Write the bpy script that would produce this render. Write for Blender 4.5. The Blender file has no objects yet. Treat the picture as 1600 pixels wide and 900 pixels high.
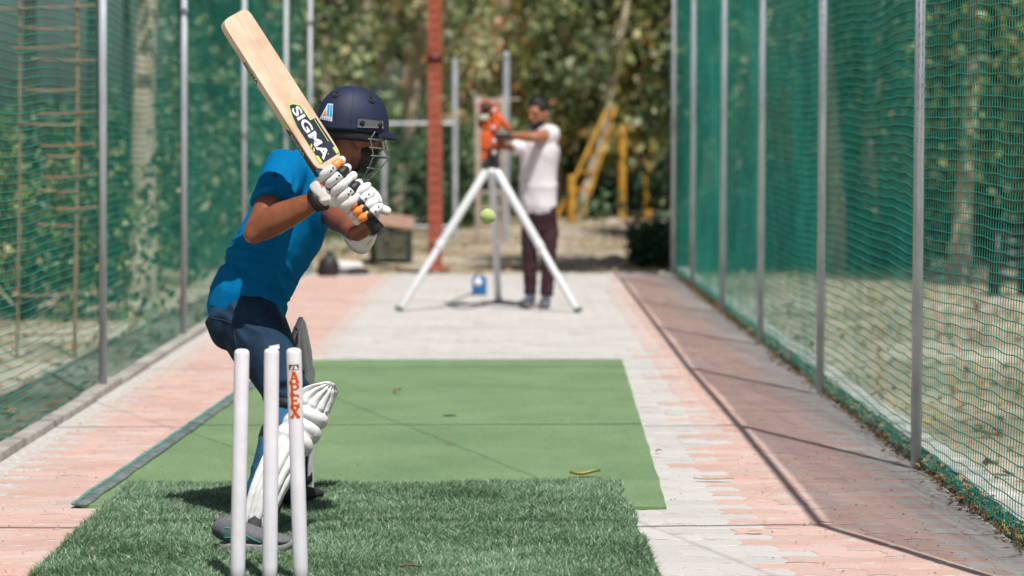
import bpy, bmesh, math, random
import numpy as np
from mathutils import Vector, Matrix, noise
from mathutils.bvhtree import BVHTree

R = math.radians
sc = bpy.context.scene
col = sc.collection
rng = np.random.default_rng(7)
random.seed(7)

# ------------------------------------------------------------------ camera
CAM = Vector((0.0, 0.0, 1.35))
FPX, PITCH, YAW = 3765.0, R(3.5), R(-0.2)
cd = bpy.data.cameras.new("camera")
cam = bpy.data.objects.new("camera", cd)
col.objects.link(cam)
cam.location = CAM
cam.rotation_euler = (R(90) - PITCH, 0, YAW)
cd.sensor_width = 36.0
cd.lens = FPX / 1600 * 36
cd.clip_start = 0.1
cd.clip_end = 1000
cd.dof.use_dof = True
cd.dof.focus_distance = 8.25
cd.dof.aperture_fstop = 2.4
cd.dof.aperture_blades = 9
sc.camera = cam

# ------------------------------------------------------------------ light
# the sun stands behind the camera and to the right: post shadows run (-0.57, +1.47) per 3.0 m
SUN_AZ = math.atan2(0.57, -1.47)          # direction to the sun, measured from +Y towards +X
SUN_EL = R(62)
world = bpy.data.worlds.new("World")
sc.world = world
world.use_nodes = True
wn = world.node_tree
sky = wn.nodes.new("ShaderNodeTexSky")
sky.sky_type = 'NISHITA'
sky.sun_disc = False
sky.sun_elevation = SUN_EL
sky.sun_rotation = SUN_AZ
sky.air_density = 1.0
sky.dust_density = 3.0
sky.ozone_density = 1.0
wn.links.new(sky.outputs[0], wn.nodes["Background"].inputs[0])
wn.nodes["Background"].inputs[1].default_value = 0.055
sd = bpy.data.lights.new("sun", 'SUN')
sd.energy = 5.0
sd.angle = R(0.5)
sd.color = (1.0, 0.965, 0.91)
sun = bpy.data.objects.new("sun", sd)
col.objects.link(sun)
h_ = Vector((0.57, -1.47, 0)).normalized() * math.cos(SUN_EL)
tosun = Vector((h_.x, h_.y, math.sin(SUN_EL)))
sun.rotation_euler = tosun.to_track_quat('Z', 'Y').to_euler()
sun.location = tosun * 30

sc.view_settings.view_transform = 'Standard'
sc.view_settings.look = 'None'
sc.view_settings.exposure = 0.1
sc.view_settings.gamma = 1.0
sc.view_settings.use_curve_mapping = False
sc.cycles.use_denoising = True
sc.cycles.max_bounces = 6
sc.cycles.transparent_max_bounces = 8
sc.cycles.sample_clamp_indirect = 6

# ------------------------------------------------------------------ helpers
_rot = Matrix.Rotation(YAW, 3, 'Z') @ Matrix.Rotation(R(90) - PITCH, 3, 'X')

def ray(px, py):
    return (_rot @ Vector(((px - 800) / FPX, -(py - 450) / FPX, -1.0))).normalized()

def P(px, py, Y):
    """world point at distance Y down the lane, measured off the photograph"""
    d = ray(px, py)
    return CAM + d * (Y / d.y)

def G(px, py, z=0.0):
    d = ray(px, py)
    return CAM + d * ((z - CAM.z) / d.z)

def s2l(c):
    return tuple((v / 12.92 if v <= 0.04045 else ((v + 0.055) / 1.055) ** 2.4) for v in [x / 255 for x in c])

def pbsdf(m):
    return m.node_tree.nodes["Principled BSDF"]

def mat(name, rgb, rough=0.6, vary=0.0, vscale=20.0, bump=0.0, bscale=60.0, metal=0.0, rgb2=None,
        stretch=(1, 1, 1), spec=0.5, detail=4.0, sheen=0.0, coat=0.0, obj_coords=True, dist=0.002):
    """procedural material: base colour with noise variation and a noise bump"""
    m = bpy.data.materials.new(name)
    m.use_nodes = True
    nt = m.node_tree
    b = pbsdf(m)
    b.inputs["Roughness"].default_value = rough
    b.inputs["Metallic"].default_value = metal
    b.inputs["Specular IOR Level"].default_value = spec
    b.inputs["Base Color"].default_value = (*rgb, 1)
    if sheen:
        b.inputs["Sheen Weight"].default_value = sheen
    if coat:
        b.inputs["Coat Weight"].default_value = coat
        b.inputs["Coat Roughness"].default_value = 0.2
    tc = nt.nodes.new("ShaderNodeTexCoord")
    mp = nt.nodes.new("ShaderNodeMapping")
    mp.inputs["Scale"].default_value = stretch
    nt.links.new(tc.outputs["Object"], mp.inputs[0])
    if vary > 0 or rgb2:
        n = nt.nodes.new("ShaderNodeTexNoise")
        n.inputs["Scale"].default_value = vscale
        n.inputs["Detail"].default_value = detail
        n.inputs["Roughness"].default_value = 0.6
        nt.links.new(mp.outputs[0], n.inputs["Vector"])
        r = nt.nodes.new("ShaderNodeValToRGB")
        r.color_ramp.elements[0].position = 0.3
        r.color_ramp.elements[1].position = 0.7
        a = tuple(c * (1 - vary) for c in rgb)
        c2 = rgb2 if rgb2 else tuple(min(1, c * (1 + vary)) for c in rgb)
        r.color_ramp.elements[0].color = (*a, 1)
        r.color_ramp.elements[1].color = (*c2, 1)
        nt.links.new(n.outputs["Fac"], r.inputs[0])
        nt.links.new(r.outputs[0], b.inputs["Base Color"])
    if bump > 0:
        n2 = nt.nodes.new("ShaderNodeTexNoise")
        n2.inputs["Scale"].default_value = bscale
        n2.inputs["Detail"].default_value = 5
        nt.links.new(mp.outputs[0], n2.inputs["Vector"])
        bp = nt.nodes.new("ShaderNodeBump")
        bp.inputs["Strength"].default_value = bump
        bp.inputs["Distance"].default_value = dist
        nt.links.new(n2.outputs["Fac"], bp.inputs["Height"])
        nt.links.new(bp.outputs[0], b.inputs["Normal"])
    return m

def ramp_mat(name, attr, stops, rough=0.6, transl=0.0, tcol=None, spec=0.3):
    """colour picked per leaf / blade by a random attribute"""
    m = bpy.data.materials.new(name)
    m.use_nodes = True
    nt = m.node_tree
    b = pbsdf(m)
    at = nt.nodes.new("ShaderNodeAttribute")
    at.attribute_name = attr
    r = nt.nodes.new("ShaderNodeValToRGB")
    cr = r.color_ramp
    while len(cr.elements) < len(stops):
        cr.elements.new(0.5)
    for e, (p, c) in zip(cr.elements, stops):
        e.position = p
        e.color = (*c, 1)
    nt.links.new(at.outputs["Fac"], r.inputs[0])
    nt.links.new(r.outputs[0], b.inputs["Base Color"])
    b.inputs["Roughness"].default_value = rough
    b.inputs["Specular IOR Level"].default_value = spec
    if transl > 0:
        t = nt.nodes.new("ShaderNodeBsdfTranslucent")
        nt.links.new(r.outputs[0], t.inputs[0])
        mx = nt.nodes.new("ShaderNodeMixShader")
        mx.inputs[0].default_value = transl
        nt.links.new(b.outputs[0], mx.inputs[1])
        nt.links.new(t.outputs[0], mx.inputs[2])
        nt.links.new(mx.outputs[0], nt.nodes["Material Output"].inputs[0])
    return m

def tag(o, label=None, cat=None, group=None, kind=None):
    if label: o["label"] = label
    if cat: o["category"] = cat
    if group: o["group"] = group
    if kind: o["kind"] = kind
    return o

def empty(name, loc=(0, 0, 0)):
    e = bpy.data.objects.new(name, None)
    e.location = loc
    e.empty_display_size = 0.1
    col.objects.link(e)
    return e

def link_mesh(name, me, parent=None, smooth=True, mats=None):
    if mats is not None:
        for m_ in (mats if isinstance(mats, (list, tuple)) else [mats]):
            me.materials.append(m_)
    if smooth:
        me.polygons.foreach_set("use_smooth", [True] * len(me.polygons))
    o = bpy.data.objects.new(name, me)
    col.objects.link(o)
    if parent is not None:
        o.parent = parent
        # parents carry no rotation: keep mesh data in world coordinates
        w = parent_world(parent)
        o.location = -w
    return o

def parent_world(p):
    w = Vector(p.location)
    while p.parent is not None:
        p = p.parent
        w += Vector(p.location)
    return w

def cr_spline(pts, vals, sub):
    """catmull-rom through points and radii"""
    n = len(pts)
    out, ov = [], []
    for i in range(n - 1):
        p0 = pts[max(i - 1, 0)]; p1 = pts[i]; p2 = pts[i + 1]; p3 = pts[min(i + 2, n - 1)]
        v0 = vals[max(i - 1, 0)]; v1 = vals[i]; v2 = vals[i + 1]; v3 = vals[min(i + 2, n - 1)]
        for k in range(sub):
            t = k / sub
            f = lambda a, b, c, d: 0.5 * ((2 * b) + (-a + c) * t + (2 * a - 5 * b + 4 * c - d) * t * t + (-a + 3 * b - 3 * c + d) * t ** 3)
            out.append(f(p0, p1, p2, p3)); ov.append(f(v0, v1, v2, v3))
    out.append(pts[-1]); ov.append(vals[-1])
    return out, ov

class MB:
    def __init__(self):
        self.v = []; self.f = []; self.m = []
    def add(self, vs, fs, mi=0):
        o = len(self.v)
        self.v.extend(vs)
        self.f.extend([tuple(i + o for i in f) for f in fs])
        self.m.extend([mi] * len(fs))
    def box(self, c, s, rot=None, mi=0, taper=1.0):
        c = Vector(c); hx, hy, hz = s[0] / 2, s[1] / 2, s[2] / 2
        vs = []
        for z in (-1, 1):
            k = taper if z > 0 else 1
            for x, y in ((-1, -1), (1, -1), (1, 1), (-1, 1)):
                p = Vector((x * hx * k, y * hy * k, z * hz))
                if rot is not None: p = rot @ p
                vs.append(c + p)
        self.add(vs, [(3, 2, 1, 0), (4, 5, 6, 7), (0, 1, 5, 4), (1, 2, 6, 5), (2, 3, 7, 6), (3, 0, 4, 7)], mi)
    def tube(self, pts, rad, n=12, ref=(0, 1, 0), sub=1, mi=0, cap='round', fn=None):
        pts = [Vector(p) for p in pts]
        ra = [Vector((r[0], r[1], 0)) if isinstance(r, (tuple, list)) else Vector((r, r, 0)) for r in
              (rad if isinstance(rad, (list, tuple)) else [rad] * len(pts))]
        if sub > 1:
            pts, ra = cr_spline(pts, ra, sub)
        ref = Vector(ref)
        if cap == 'round':
            t0 = (pts[0] - pts[1]).normalized(); t1 = (pts[-1] - pts[-2]).normalized()
            a0, a1 = ra[0], ra[-1]
            e0 = [(pts[0] + t0 * min(a0.x, a0.y) * math.sin(a), a0 * math.cos(a)) for a in (R(80), R(55), R(28))]
            e1 = [(pts[-1] + t1 * min(a1.x, a1.y) * math.sin(a), a1 * math.cos(a)) for a in (R(28), R(55), R(80))]
            pts = [e[0] for e in e0] + pts + [e[0] for e in e1]
            ra = [e[1] for e in e0] + ra + [e[1] for e in e1]
        vs = []
        N = len(pts)
        for i in range(N):
            t = (pts[min(i + 1, N - 1)] - pts[max(i - 1, 0)]).normalized()
            s = ref - t * ref.dot(t)
            if s.length < 1e-3:
                s = Vector((1, 0, 0.3)) - t * Vector((1, 0, 0.3)).dot(t)
            s.normalize()
            o = t.cross(s)
            for k in range(n):
                a = 2 * math.pi * k / n
                q = fn(i / (N - 1), a) if fn else 1.0
                vs.append(pts[i] + (s * (ra[i].x * math.cos(a)) + o * (ra[i].y * math.sin(a))) * q)
        fs = []
        for i in range(N - 1):
            for k in range(n):
                k2 = (k + 1) % n
                fs.append((i * n + k, i * n + k2, (i + 1) * n + k2, (i + 1) * n + k))
        if cap:
            fs.append(tuple(range(n - 1, -1, -1)))
            fs.append(tuple((N - 1) * n + k for k in range(n)))
        self.add(vs, fs, mi)
    def ball(self, c, r, n=16, m=10, rot=None, mi=0):
        c = Vector(c)
        r = r if isinstance(r, (tuple, list)) else (r, r, r)
        vs = []
        for j in range(1, m):
            a = math.pi * j / m
            for k in range(n):
                b = 2 * math.pi * k / n
                p = Vector((r[0] * math.sin(a) * math.cos(b), r[1] * math.sin(a) * math.sin(b), r[2] * math.cos(a)))
                if rot is not None: p = rot @ p
                vs.append(c + p)
        top = Vector((0, 0, r[2])); bot = Vector((0, 0, -r[2]))
        if rot is not None: top = rot @ top; bot = rot @ bot
        vs += [c + top, c + bot]
        fs = []
        for j in range(m - 2):
            for k in range(n):
                k2 = (k + 1) % n
                fs.append((j * n + k, (j + 1) * n + k, (j + 1) * n + k2, j * n + k2))
        T = len(vs) - 2
        for k in range(n):
            k2 = (k + 1) % n
            fs.append((T, k, k2)); fs.append((T + 1, (m - 2) * n + k2, (m - 2) * n + k))
        self.add(vs, fs, mi)
    def torus(self, c, axis, R0, r0, n=20, m=8, mi=0):
        c = Vector(c); ax = Vector(axis).normalized()
        s = ax.orthogonal().normalized(); o = ax.cross(s)
        vs = []; fs = []
        for i in range(n):
            a = 2 * math.pi * i / n
            d = s * math.cos(a) + o * math.sin(a)
            for k in range(m):
                b = 2 * math.pi * k / m
                vs.append(c + d * (R0 + r0 * math.cos(b)) + ax * r0 * math.sin(b))
        for i in range(n):
            for k in range(m):
                i2 = (i + 1) % n; k2 = (k + 1) % m
                fs.append((i * m + k, i2 * m + k, i2 * m + k2, i * m + k2))
        self.add(vs, fs, mi)
    def prism(self, poly, origin, ux, uy, thick, mi=0):
        """flat polygon (2D, in ux/uy axes) given a thickness along ux x uy"""
        origin = Vector(origin); ux = Vector(ux); uy = Vector(uy); nrm = ux.cross(uy).normalized()
        n = len(poly)
        vs = [origin + ux * p[0] + uy * p[1] - nrm * thick / 2 for p in poly] + [origin + ux * p[0] + uy * p[1] + nrm * thick / 2 for p in poly]
        fs = [tuple(range(n - 1, -1, -1)), tuple(range(n, 2 * n))] + [(i, (i + 1) % n, n + (i + 1) % n, n + i) for i in range(n)]
        self.add(vs, fs, mi)
    def mesh(self, name="m"):
        me = bpy.data.meshes.new(name)
        me.from_pydata([tuple(v) for v in self.v], [], self.f)
        me.polygons.foreach_set("material_index", self.m)
        me.update()
        return me
    def build(self, name, mats, parent=None, smooth=True, bevel=0.0, remesh=0.0, smooth_it=0, sub=0):
        me = self.mesh(name)
        if remesh or bevel or sub:
            me = apply_mods(me, bevel, remesh, smooth_it, sub)
            me.name = name
        o = link_mesh(name, me, parent, smooth, None)
        for m_ in (mats if isinstance(mats, (list, tuple)) else [mats]):
            o.data.materials.append(m_)
        if bevel and smooth:
            try:
                o.data.set_sharp_from_angle(angle=R(40))
            except Exception:
                pass
        return o

def apply_mods(me, bevel=0.0, remesh=0.0, smooth_it=0, sub=0):
    t = bpy.data.objects.new("tmp", me)
    col.objects.link(t)
    if remesh:
        m = t.modifiers.new("r", 'REMESH'); m.mode = 'VOXEL'; m.voxel_size = remesh; m.use_smooth_shade = True
    if smooth_it:
        m = t.modifiers.new("s", 'SMOOTH'); m.factor = 0.5; m.iterations = smooth_it
    if bevel:
        m = t.modifiers.new("b", 'BEVEL'); m.width = bevel; m.segments = 2; m.limit_method = 'ANGLE'; m.angle_limit = R(35)
    if sub:
        m = t.modifiers.new("u", 'SUBSURF'); m.levels = sub; m.render_levels = sub
    dg = bpy.context.evaluated_depsgraph_get()
    nm = bpy.data.meshes.new_from_object(t.evaluated_get(dg))
    bpy.data.objects.remove(t)
    return nm

def resmooth(o, it=3, f=0.5):
    """relax a mesh a little after its folds were raised"""
    me = o.data
    n = len(me.vertices)
    co = np.empty(n * 3, dtype=np.float32); me.vertices.foreach_get("co", co); co = co.reshape(-1, 3)
    ed = np.empty(len(me.edges) * 2, dtype=np.int32); me.edges.foreach_get("vertices", ed); ed = ed.reshape(-1, 2)
    cnt = np.zeros(n); np.add.at(cnt, ed[:, 0], 1); np.add.at(cnt, ed[:, 1], 1)
    for _ in range(it):
        a = np.zeros((n, 3)); np.add.at(a, ed[:, 0], co[ed[:, 1]]); np.add.at(a, ed[:, 1], co[ed[:, 0]])
        co = co * (1 - f) + f * a / np.maximum(cnt, 1)[:, None]
    me.vertices.foreach_set("co", co.astype(np.float32).ravel()); me.update()

def displace(o, fn):
    """move each vertex along its normal by fn(co, normal)"""
    me = o.data
    nr = [v.normal.copy() for v in me.vertices]
    for v, n in zip(me.vertices, nr):
        v.co = v.co + n * fn(v.co, n)
    me.update()

def np_mesh(name, V, F, attr=None, attr_vals=None):
    """V (n,3) F (m,k) arrays"""
    me = bpy.data.meshes.new(name)
    n, m, k = len(V), len(F), F.shape[1]
    me.vertices.add(n); me.vertices.foreach_set("co", V.astype(np.float32).ravel())
    me.loops.add(m * k); me.loops.foreach_set("vertex_index", F.astype(np.int32).ravel())
    me.polygons.add(m)
    me.polygons.foreach_set("loop_start", (np.arange(m) * k).astype(np.int32))
    me.polygons.foreach_set("loop_total", np.full(m, k, dtype=np.int32))
    me.update(calc_edges=True)
    if attr:
        a = me.attributes.new(attr, 'FLOAT', 'POINT')
        a.data.foreach_set("value", attr_vals.astype(np.float32))
    return me

def np_tubes(paths, r, e1, e2, sides=3):
    """paths (p,n,3) -> tube V,F with fixed cross axes"""
    p, n, _ = paths.shape
    a = np.arange(sides) * 2 * np.pi / sides
    off = (np.cos(a)[:, None] * np.array(e1) + np.sin(a)[:, None] * np.array(e2)) * r
    V = paths[:, :, None, :] + off[None, None]
    idx = np.arange(p * n * sides).reshape(p, n, sides)
    A = idx[:, :-1]; B = idx[:, 1:]
    F = np.stack([A, np.roll(A, -1, 2), np.roll(B, -1, 2), B], -1).reshape(-1, 4)
    return V.reshape(-1, 3), F

# ------------------------------------------------------------------ materials
M = {}
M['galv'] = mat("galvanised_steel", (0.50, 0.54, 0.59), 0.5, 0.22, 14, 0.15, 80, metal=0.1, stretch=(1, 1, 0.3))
M['galv_dimmed'] = mat("galvanised_steel_dimmed", (0.40, 0.43, 0.47), 0.55, 0.22, 14, 0.15, 80, metal=0.1, stretch=(1, 1, 0.3))  # same steel, colour darkened to offset full sun on the left-hand posts
M['net'] = mat("green_nylon_net", (0.003, 0.25, 0.195), 0.5, 0.25, 3)
M['net2'] = M['net']
M['concrete'] = mat("concrete", (0.33, 0.31, 0.28), 0.85, 0.3, 9, 0.5, 90)
M['white_conc'] = mat("whitewashed_concrete", (0.44, 0.42, 0.39), 0.85, 0.4, 7, 0.4, 50)
M['bark'] = mat("pale_bark", (0.46, 0.38, 0.28), 0.9, 0.45, 5, 0.8, 12, stretch=(1, 1, 0.3), dist=0.02)
M['darkbark'] = mat("dark_bark", (0.045, 0.038, 0.03), 0.9, 0.4, 6, 0.8, 14, stretch=(1, 1, 0.3), dist=0.02)
M['bamboo'] = mat("bamboo", (0.30, 0.17, 0.10), 0.6, 0.25, 9)
M['redpaint'] = mat("red_oxide_paint", (0.34, 0.078, 0.045), 0.6, 0.25, 7, 0.2, 40)
M['yellowpaint'] = mat("yellow_paint", (0.48, 0.25, 0.03), 0.5, 0.3, 5, 0.1, 30)
M['whitepaint'] = mat("white_plastic", (0.74, 0.73, 0.78), 0.38, 0.07, 14, 0.10, 160)
M['alu'] = mat("white_powder_coat", (0.66, 0.68, 0.70), 0.35, 0.06, 12)
M['black'] = mat("black_rubber", (0.012, 0.012, 0.014), 0.55, 0.2, 30, 0.1, 200)
M['blackplastic'] = mat("black_plastic", (0.02, 0.021, 0.024), 0.4)
M['orange'] = mat("orange_paint", (0.62, 0.10, 0.02), 0.4, 0.1, 8)

LEAF_STOPS = [(0.0, (0.03, 0.07, 0.035)), (0.3, (0.10, 0.165, 0.075)), (0.55, (0.24, 0.31, 0.14)),
              (0.75, (0.42, 0.46, 0.24)), (0.92, (0.58, 0.56, 0.33)), (1.0, (0.55, 0.30, 0.14))]
M['leaf'] = ramp_mat("foliage", "tone", LEAF_STOPS, 0.45, 0.35, spec=0.4)
M['leafdark'] = ramp_mat("dark_foliage", "tone", [(0.0, (0.02, 0.06, 0.035)), (0.5, (0.09, 0.175, 0.09)), (1.0, (0.30, 0.40, 0.20))], 0.5, 0.35)
M['leafyel'] = ramp_mat("yellow_green_foliage", "tone", [(0.0, (0.02, 0.055, 0.02)), (0.3, (0.10, 0.15, 0.045)), (0.6, (0.36, 0.39, 0.12)),
                        (0.88, (0.62, 0.60, 0.28)), (1.0, (0.60, 0.32, 0.12))], 0.4, 0.35, spec=0.5)
M['dryleaf'] = ramp_mat("dry_leaf", "tone", [(0.0, (0.10, 0.05, 0.025)), (0.4, (0.30, 0.16, 0.07)), (0.8, (0.50, 0.33, 0.14)), (1.0, (0.20, 0.22, 0.07))], 0.6, 0.15)

# ------------------------------------------------------------------ ground
def ground_material():
    m = bpy.data.materials.new("dry_earth")
    m.use_nodes = True
    nt = m.node_tree; b = pbsdf(m)
    tc = nt.nodes.new("ShaderNodeTexCoord")
    n1 = nt.nodes.new("ShaderNodeTexNoise"); n1.inputs["Scale"].default_value = 0.55; n1.inputs["Detail"].default_value = 6; n1.inputs["Roughness"].default_value = 0.65
    n2 = nt.nodes.new("ShaderNodeTexNoise"); n2.inputs["Scale"].default_value = 7; n2.inputs["Detail"].default_value = 5
    nt.links.new(tc.outputs["Object"], n1.inputs["Vector"]); nt.links.new(tc.outputs["Object"], n2.inputs["Vector"])
    r1 = nt.nodes.new("ShaderNodeValToRGB")
    e = r1.color_ramp.elements
    e[0].position = 0.36; e[0].color = (0.23, 0.20, 0.13, 1)
    e[1].position = 0.48; e[1].color = (0.38, 0.32, 0.235, 1)
    x = r1.color_ramp.elements.new(0.62); x.color = (0.50, 0.455, 0.38, 1)
    nt.links.new(n1.outputs["Fac"], r1.inputs[0])
    mx = nt.nodes.new("ShaderNodeMix"); mx.data_type = 'RGBA'; mx.blend_type = 'MULTIPLY'; mx.inputs[0].default_value = 0.55
    r2 = nt.nodes.new("ShaderNodeValToRGB")
    r2.color_ramp.elements[0].position = 0.35; r2.color_ramp.elements[0].color = (0.5, 0.45, 0.38, 1)
    r2.color_ramp.elements[1].position = 0.6; r2.color_ramp.elements[1].color = (1, 1, 1, 1)
    nt.links.new(n2.outputs["Fac"], r2.inputs[0])
    nt.links.new(r1.outputs[0], mx.inputs[6]); nt.links.new(r2.outputs[0], mx.inputs[7])
    nt.links.new(mx.outputs[2], b.inputs["Base Color"])
    b.inputs["Roughness"].default_value = 0.95
    bp = nt.nodes.new("ShaderNodeBump"); bp.inputs["Distance"].default_value = 0.03; bp.inputs["Strength"].default_value = 0.8
    nt.links.new(n2.outputs["Fac"], bp.inputs["Height"]); nt.links.new(bp.outputs[0], b.inputs["Normal"])
    return m

mb = MB()
mb.add([(-300, -60, -0.06), (300, -60, -0.06), (300, 600, -0.06), (-300, 600, -0.06)], [(0, 1, 2, 3)])
g = mb.build("ground", ground_material(), smooth=False)
tag(g, kind="structure")

# ------------------------------------------------------------------ paving of zig-zag pavers
LANE_L, LANE_R, LANE_END = -2.10, 1.66, 24.15

def paver_material():
    m = bpy.data.materials.new("concrete_pavers")
    m.use_nodes = True
    nt = m.node_tree; b = pbsdf(m)
    at = nt.nodes.new("ShaderNodeAttribute"); at.attribute_name = "tint"
    av = nt.nodes.new("ShaderNodeAttribute"); av.attribute_name = "tone"
    tc = nt.nodes.new("ShaderNodeTexCoord")
    n1 = nt.nodes.new("ShaderNodeTexNoise"); n1.inputs["Scale"].default_value = 2.2; n1.inputs["Detail"].default_value = 7; n1.inputs["Roughness"].default_value = 0.7
    n2 = nt.nodes.new("ShaderNodeTexNoise"); n2.inputs["Scale"].default_value = 160; n2.inputs["Detail"].default_value = 3
    mp = nt.nodes.new("ShaderNodeMapping"); mp.inputs["Scale"].default_value = (1, 2.2, 1)
    nt.links.new(tc.outputs["Object"], mp.inputs[0])
    nt.links.new(mp.outputs[0], n1.inputs["Vector"]); nt.links.new(tc.outputs["Object"], n2.inputs["Vector"])
    mix = nt.nodes.new("ShaderNodeMix"); mix.data_type = 'RGBA'
    mix.inputs[6].default_value = (0.50, 0.485, 0.465, 1)
    mix.inputs[7].default_value = (0.55, 0.355, 0.30, 1)
    nt.links.new(at.outputs["Fac"], mix.inputs[0])
    # pale bloom and wear
    rr = nt.nodes.new("ShaderNodeValToRGB")
    rr.color_ramp.elements[0].position = 0.44; rr.color_ramp.elements[0].color = (0, 0, 0, 1)
    rr.color_ramp.elements[1].position = 0.78; rr.color_ramp.elements[1].color = (0.85, 0.85, 0.85, 1)
    nt.links.new(n1.outputs["Fac"], rr.inputs[0])
    m2 = nt.nodes.new("ShaderNodeMix"); m2.data_type = 'RGBA'; m2.inputs[7].default_value = (0.54, 0.50, 0.475, 1)
    nt.links.new(rr.outputs[0], m2.inputs[0]); nt.links.new(mix.outputs[2], m2.inputs[6])
    # paver to paver tone and grain
    mr = nt.nodes.new("ShaderNodeMapRange"); mr.inputs[3].default_value = 0.92; mr.inputs[4].default_value = 1.06
    nt.links.new(av.outputs["Fac"], mr.inputs[0])
    gr = nt.nodes.new("ShaderNodeMapRange"); gr.inputs[1].default_value = 0.3; gr.inputs[2].default_value = 0.7; gr.inputs[3].default_value = 0.86; gr.inputs[4].default_value = 1.1
    nt.links.new(n2.outputs["Fac"], gr.inputs[0])
    mu = nt.nodes.new("ShaderNodeMath"); mu.operation = 'MULTIPLY'
    nt.links.new(mr.outputs[0], mu.inputs[0]); nt.links.new(gr.outputs[0], mu.inputs[1])
    vm = nt.nodes.new("ShaderNodeVectorMath"); vm.operation = 'SCALE'
    nt.links.new(m2.outputs[2], vm.inputs[0]); nt.links.new(mu.outputs[0], vm.inputs["Scale"])
    nt.links.new(vm.outputs[0], b.inputs["Base Color"])
    b.inputs["Roughness"].default_value = 0.72
    bp = nt.nodes.new("ShaderNodeBump"); bp.inputs["Distance"].default_value = 0.002; bp.inputs["Strength"].default_value = 0.6
    nt.links.new(n2.outputs["Fac"], bp.inputs["Height"]); nt.links.new(bp.outputs[0], b.inputs["Normal"])
    return m

def build_paving():
    PX, PY, gap = 0.225, 0.1125, 0.0006
    V = []; F = []; T = []; N = []
    ny0, ny1 = int(2.5 / PY), int(LANE_END / PY)
    for j in range(ny0, ny1):
        y0 = j * PY
        off = (j % 2) * PX / 2
        for i in range(int(LANE_L / PX) - 1, int(LANE_R / PX) + 2):
            x0 = i * PX + off
            xc = x0 + PX / 2
            if x0 < LANE_L - 0.02 or x0 + PX > LANE_R + 0.06: continue
            yc = y0 + PY / 2
            lb = -1.20
            rb = 0.83 + (yc - 7.7) * 0.014 + (0.03 if (j // 3) % 2 else -0.02)
            pink = 1.0 if (xc < lb or xc > rb) else 0.0
            if min(abs(xc - lb), abs(xc - rb)) < 0.12 and random.random() < 0.06: pink = 1 - pink
            if xc > 1.50 or xc < -2.0: pink = 0.25
            # outline with zig-zag long sides and slanted ends
            a = 0.018
            xs = [0, .25, .5, .75, 1]
            zz = [0, a, 0, -a, 0]
            bot = [(x0 + PX * t, y0 + z) for t, z in zip(xs, zz)]
            top = [(x0 + PX * t, y0 + PY + z) for t, z in zip(xs, zz)]
            e = 0.020
            right = [(x0 + PX + e, y0 + PY * 0.5)]
            left = [(x0 + e, y0 + PY * 0.5)]
            poly = bot + right + top[::-1] + left
            cx = sum(p[0] for p in poly) / 12; cy = sum(p[1] for p in poly) / 12
            zt = random.gauss(0, 0.0005); tx = random.gauss(0, 0.003); ty = random.gauss(0, 0.003)
            tone = random.random()
            base = len(V)
            for shrink, dz in ((gap, -0.0014), (gap + 0.0022, 0.0)):
                for (x, y) in poly:
                    dx, dy = cx - x, cy - y
                    L = math.hypot(dx, dy)
                    xx = x + dx / L * shrink; yy = y + dy / L * shrink
                    V.append((xx, yy, zt + dz + tx * (xx - cx) + ty * (yy - cy)))
                    T.append(pink); N.append(tone)
            F.append(tuple(base + 12 + k for k in range(12)))
            for k in range(12):
                k2 = (k + 1) % 12
                F.append((base + k, base + k2, base + 12 + k2, base + 12 + k))
    me = bpy.data.meshes.new("paving")
    me.from_pydata(V, [], F)
    for nm, vals in (("tint", T), ("tone", N)):
        at = me.attributes.new(nm, 'FLOAT', 'POINT'); at.data.foreach_set("value", vals)
    o = link_mesh("paving", me, None, False, paver_material())
    tag(o, kind="structure")
    b = MB()
    b.box(((LANE_L + LANE_R) / 2 + 0.01, (2.5 + LANE_END) / 2, -0.0318), (LANE_R - LANE_L + 0.10, LANE_END - 2.5, 0.060))
    s = b.build("paving_bed", mat("jointing_sand", (0.46, 0.43, 0.40), 0.95, 0.3, 30, 0.3, 100), smooth=False)
    tag(s, kind="structure")
build_paving()

# kerbs
def kerb(name, x0, x1, y0, y1, z, m, seg=0.9):
    b = MB()
    y = y0
    while y < y1:
        L = seg + random.uniform(-0.02, 0.02)
        dz = random.uniform(-0.005, 0.005)
        b.box(((x0 + x1) / 2 + random.uniform(-.004, .004), y + L / 2, (z + dz - 0.06) / 2), (x1 - x0, L - 0.008, z + dz + 0.06))
        y += L
    return b.build(name, m, bevel=0.008)
k = kerb("kerb", -2.20, -2.115, 2.5, 24.2, 0.035, M['concrete'])
tag(k, kind="structure")
k = kerb("kerb", 1.80, 1.92, 2.5, 24.2, 0.035, M['white_conc'])
tag(k, kind="structure")
b = MB()
b.box((-0.2, 24.27, -0.02), (3.9, 0.22, 0.05))
k = b.build("kerb", M['white_conc'], bevel=0.012)
tag(k, kind="structure")
# dirt strip at the foot of the right-hand net
b = MB(); b.box((1.755, 13.3, -0.03), (0.08, 21.6, 0.04))
k = b.build("soil_strip", mat("soil", (0.10, 0.07, 0.05), 0.95, 0.4, 20, 0.8, 60), smooth=False); tag(k, kind="structure")

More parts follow.
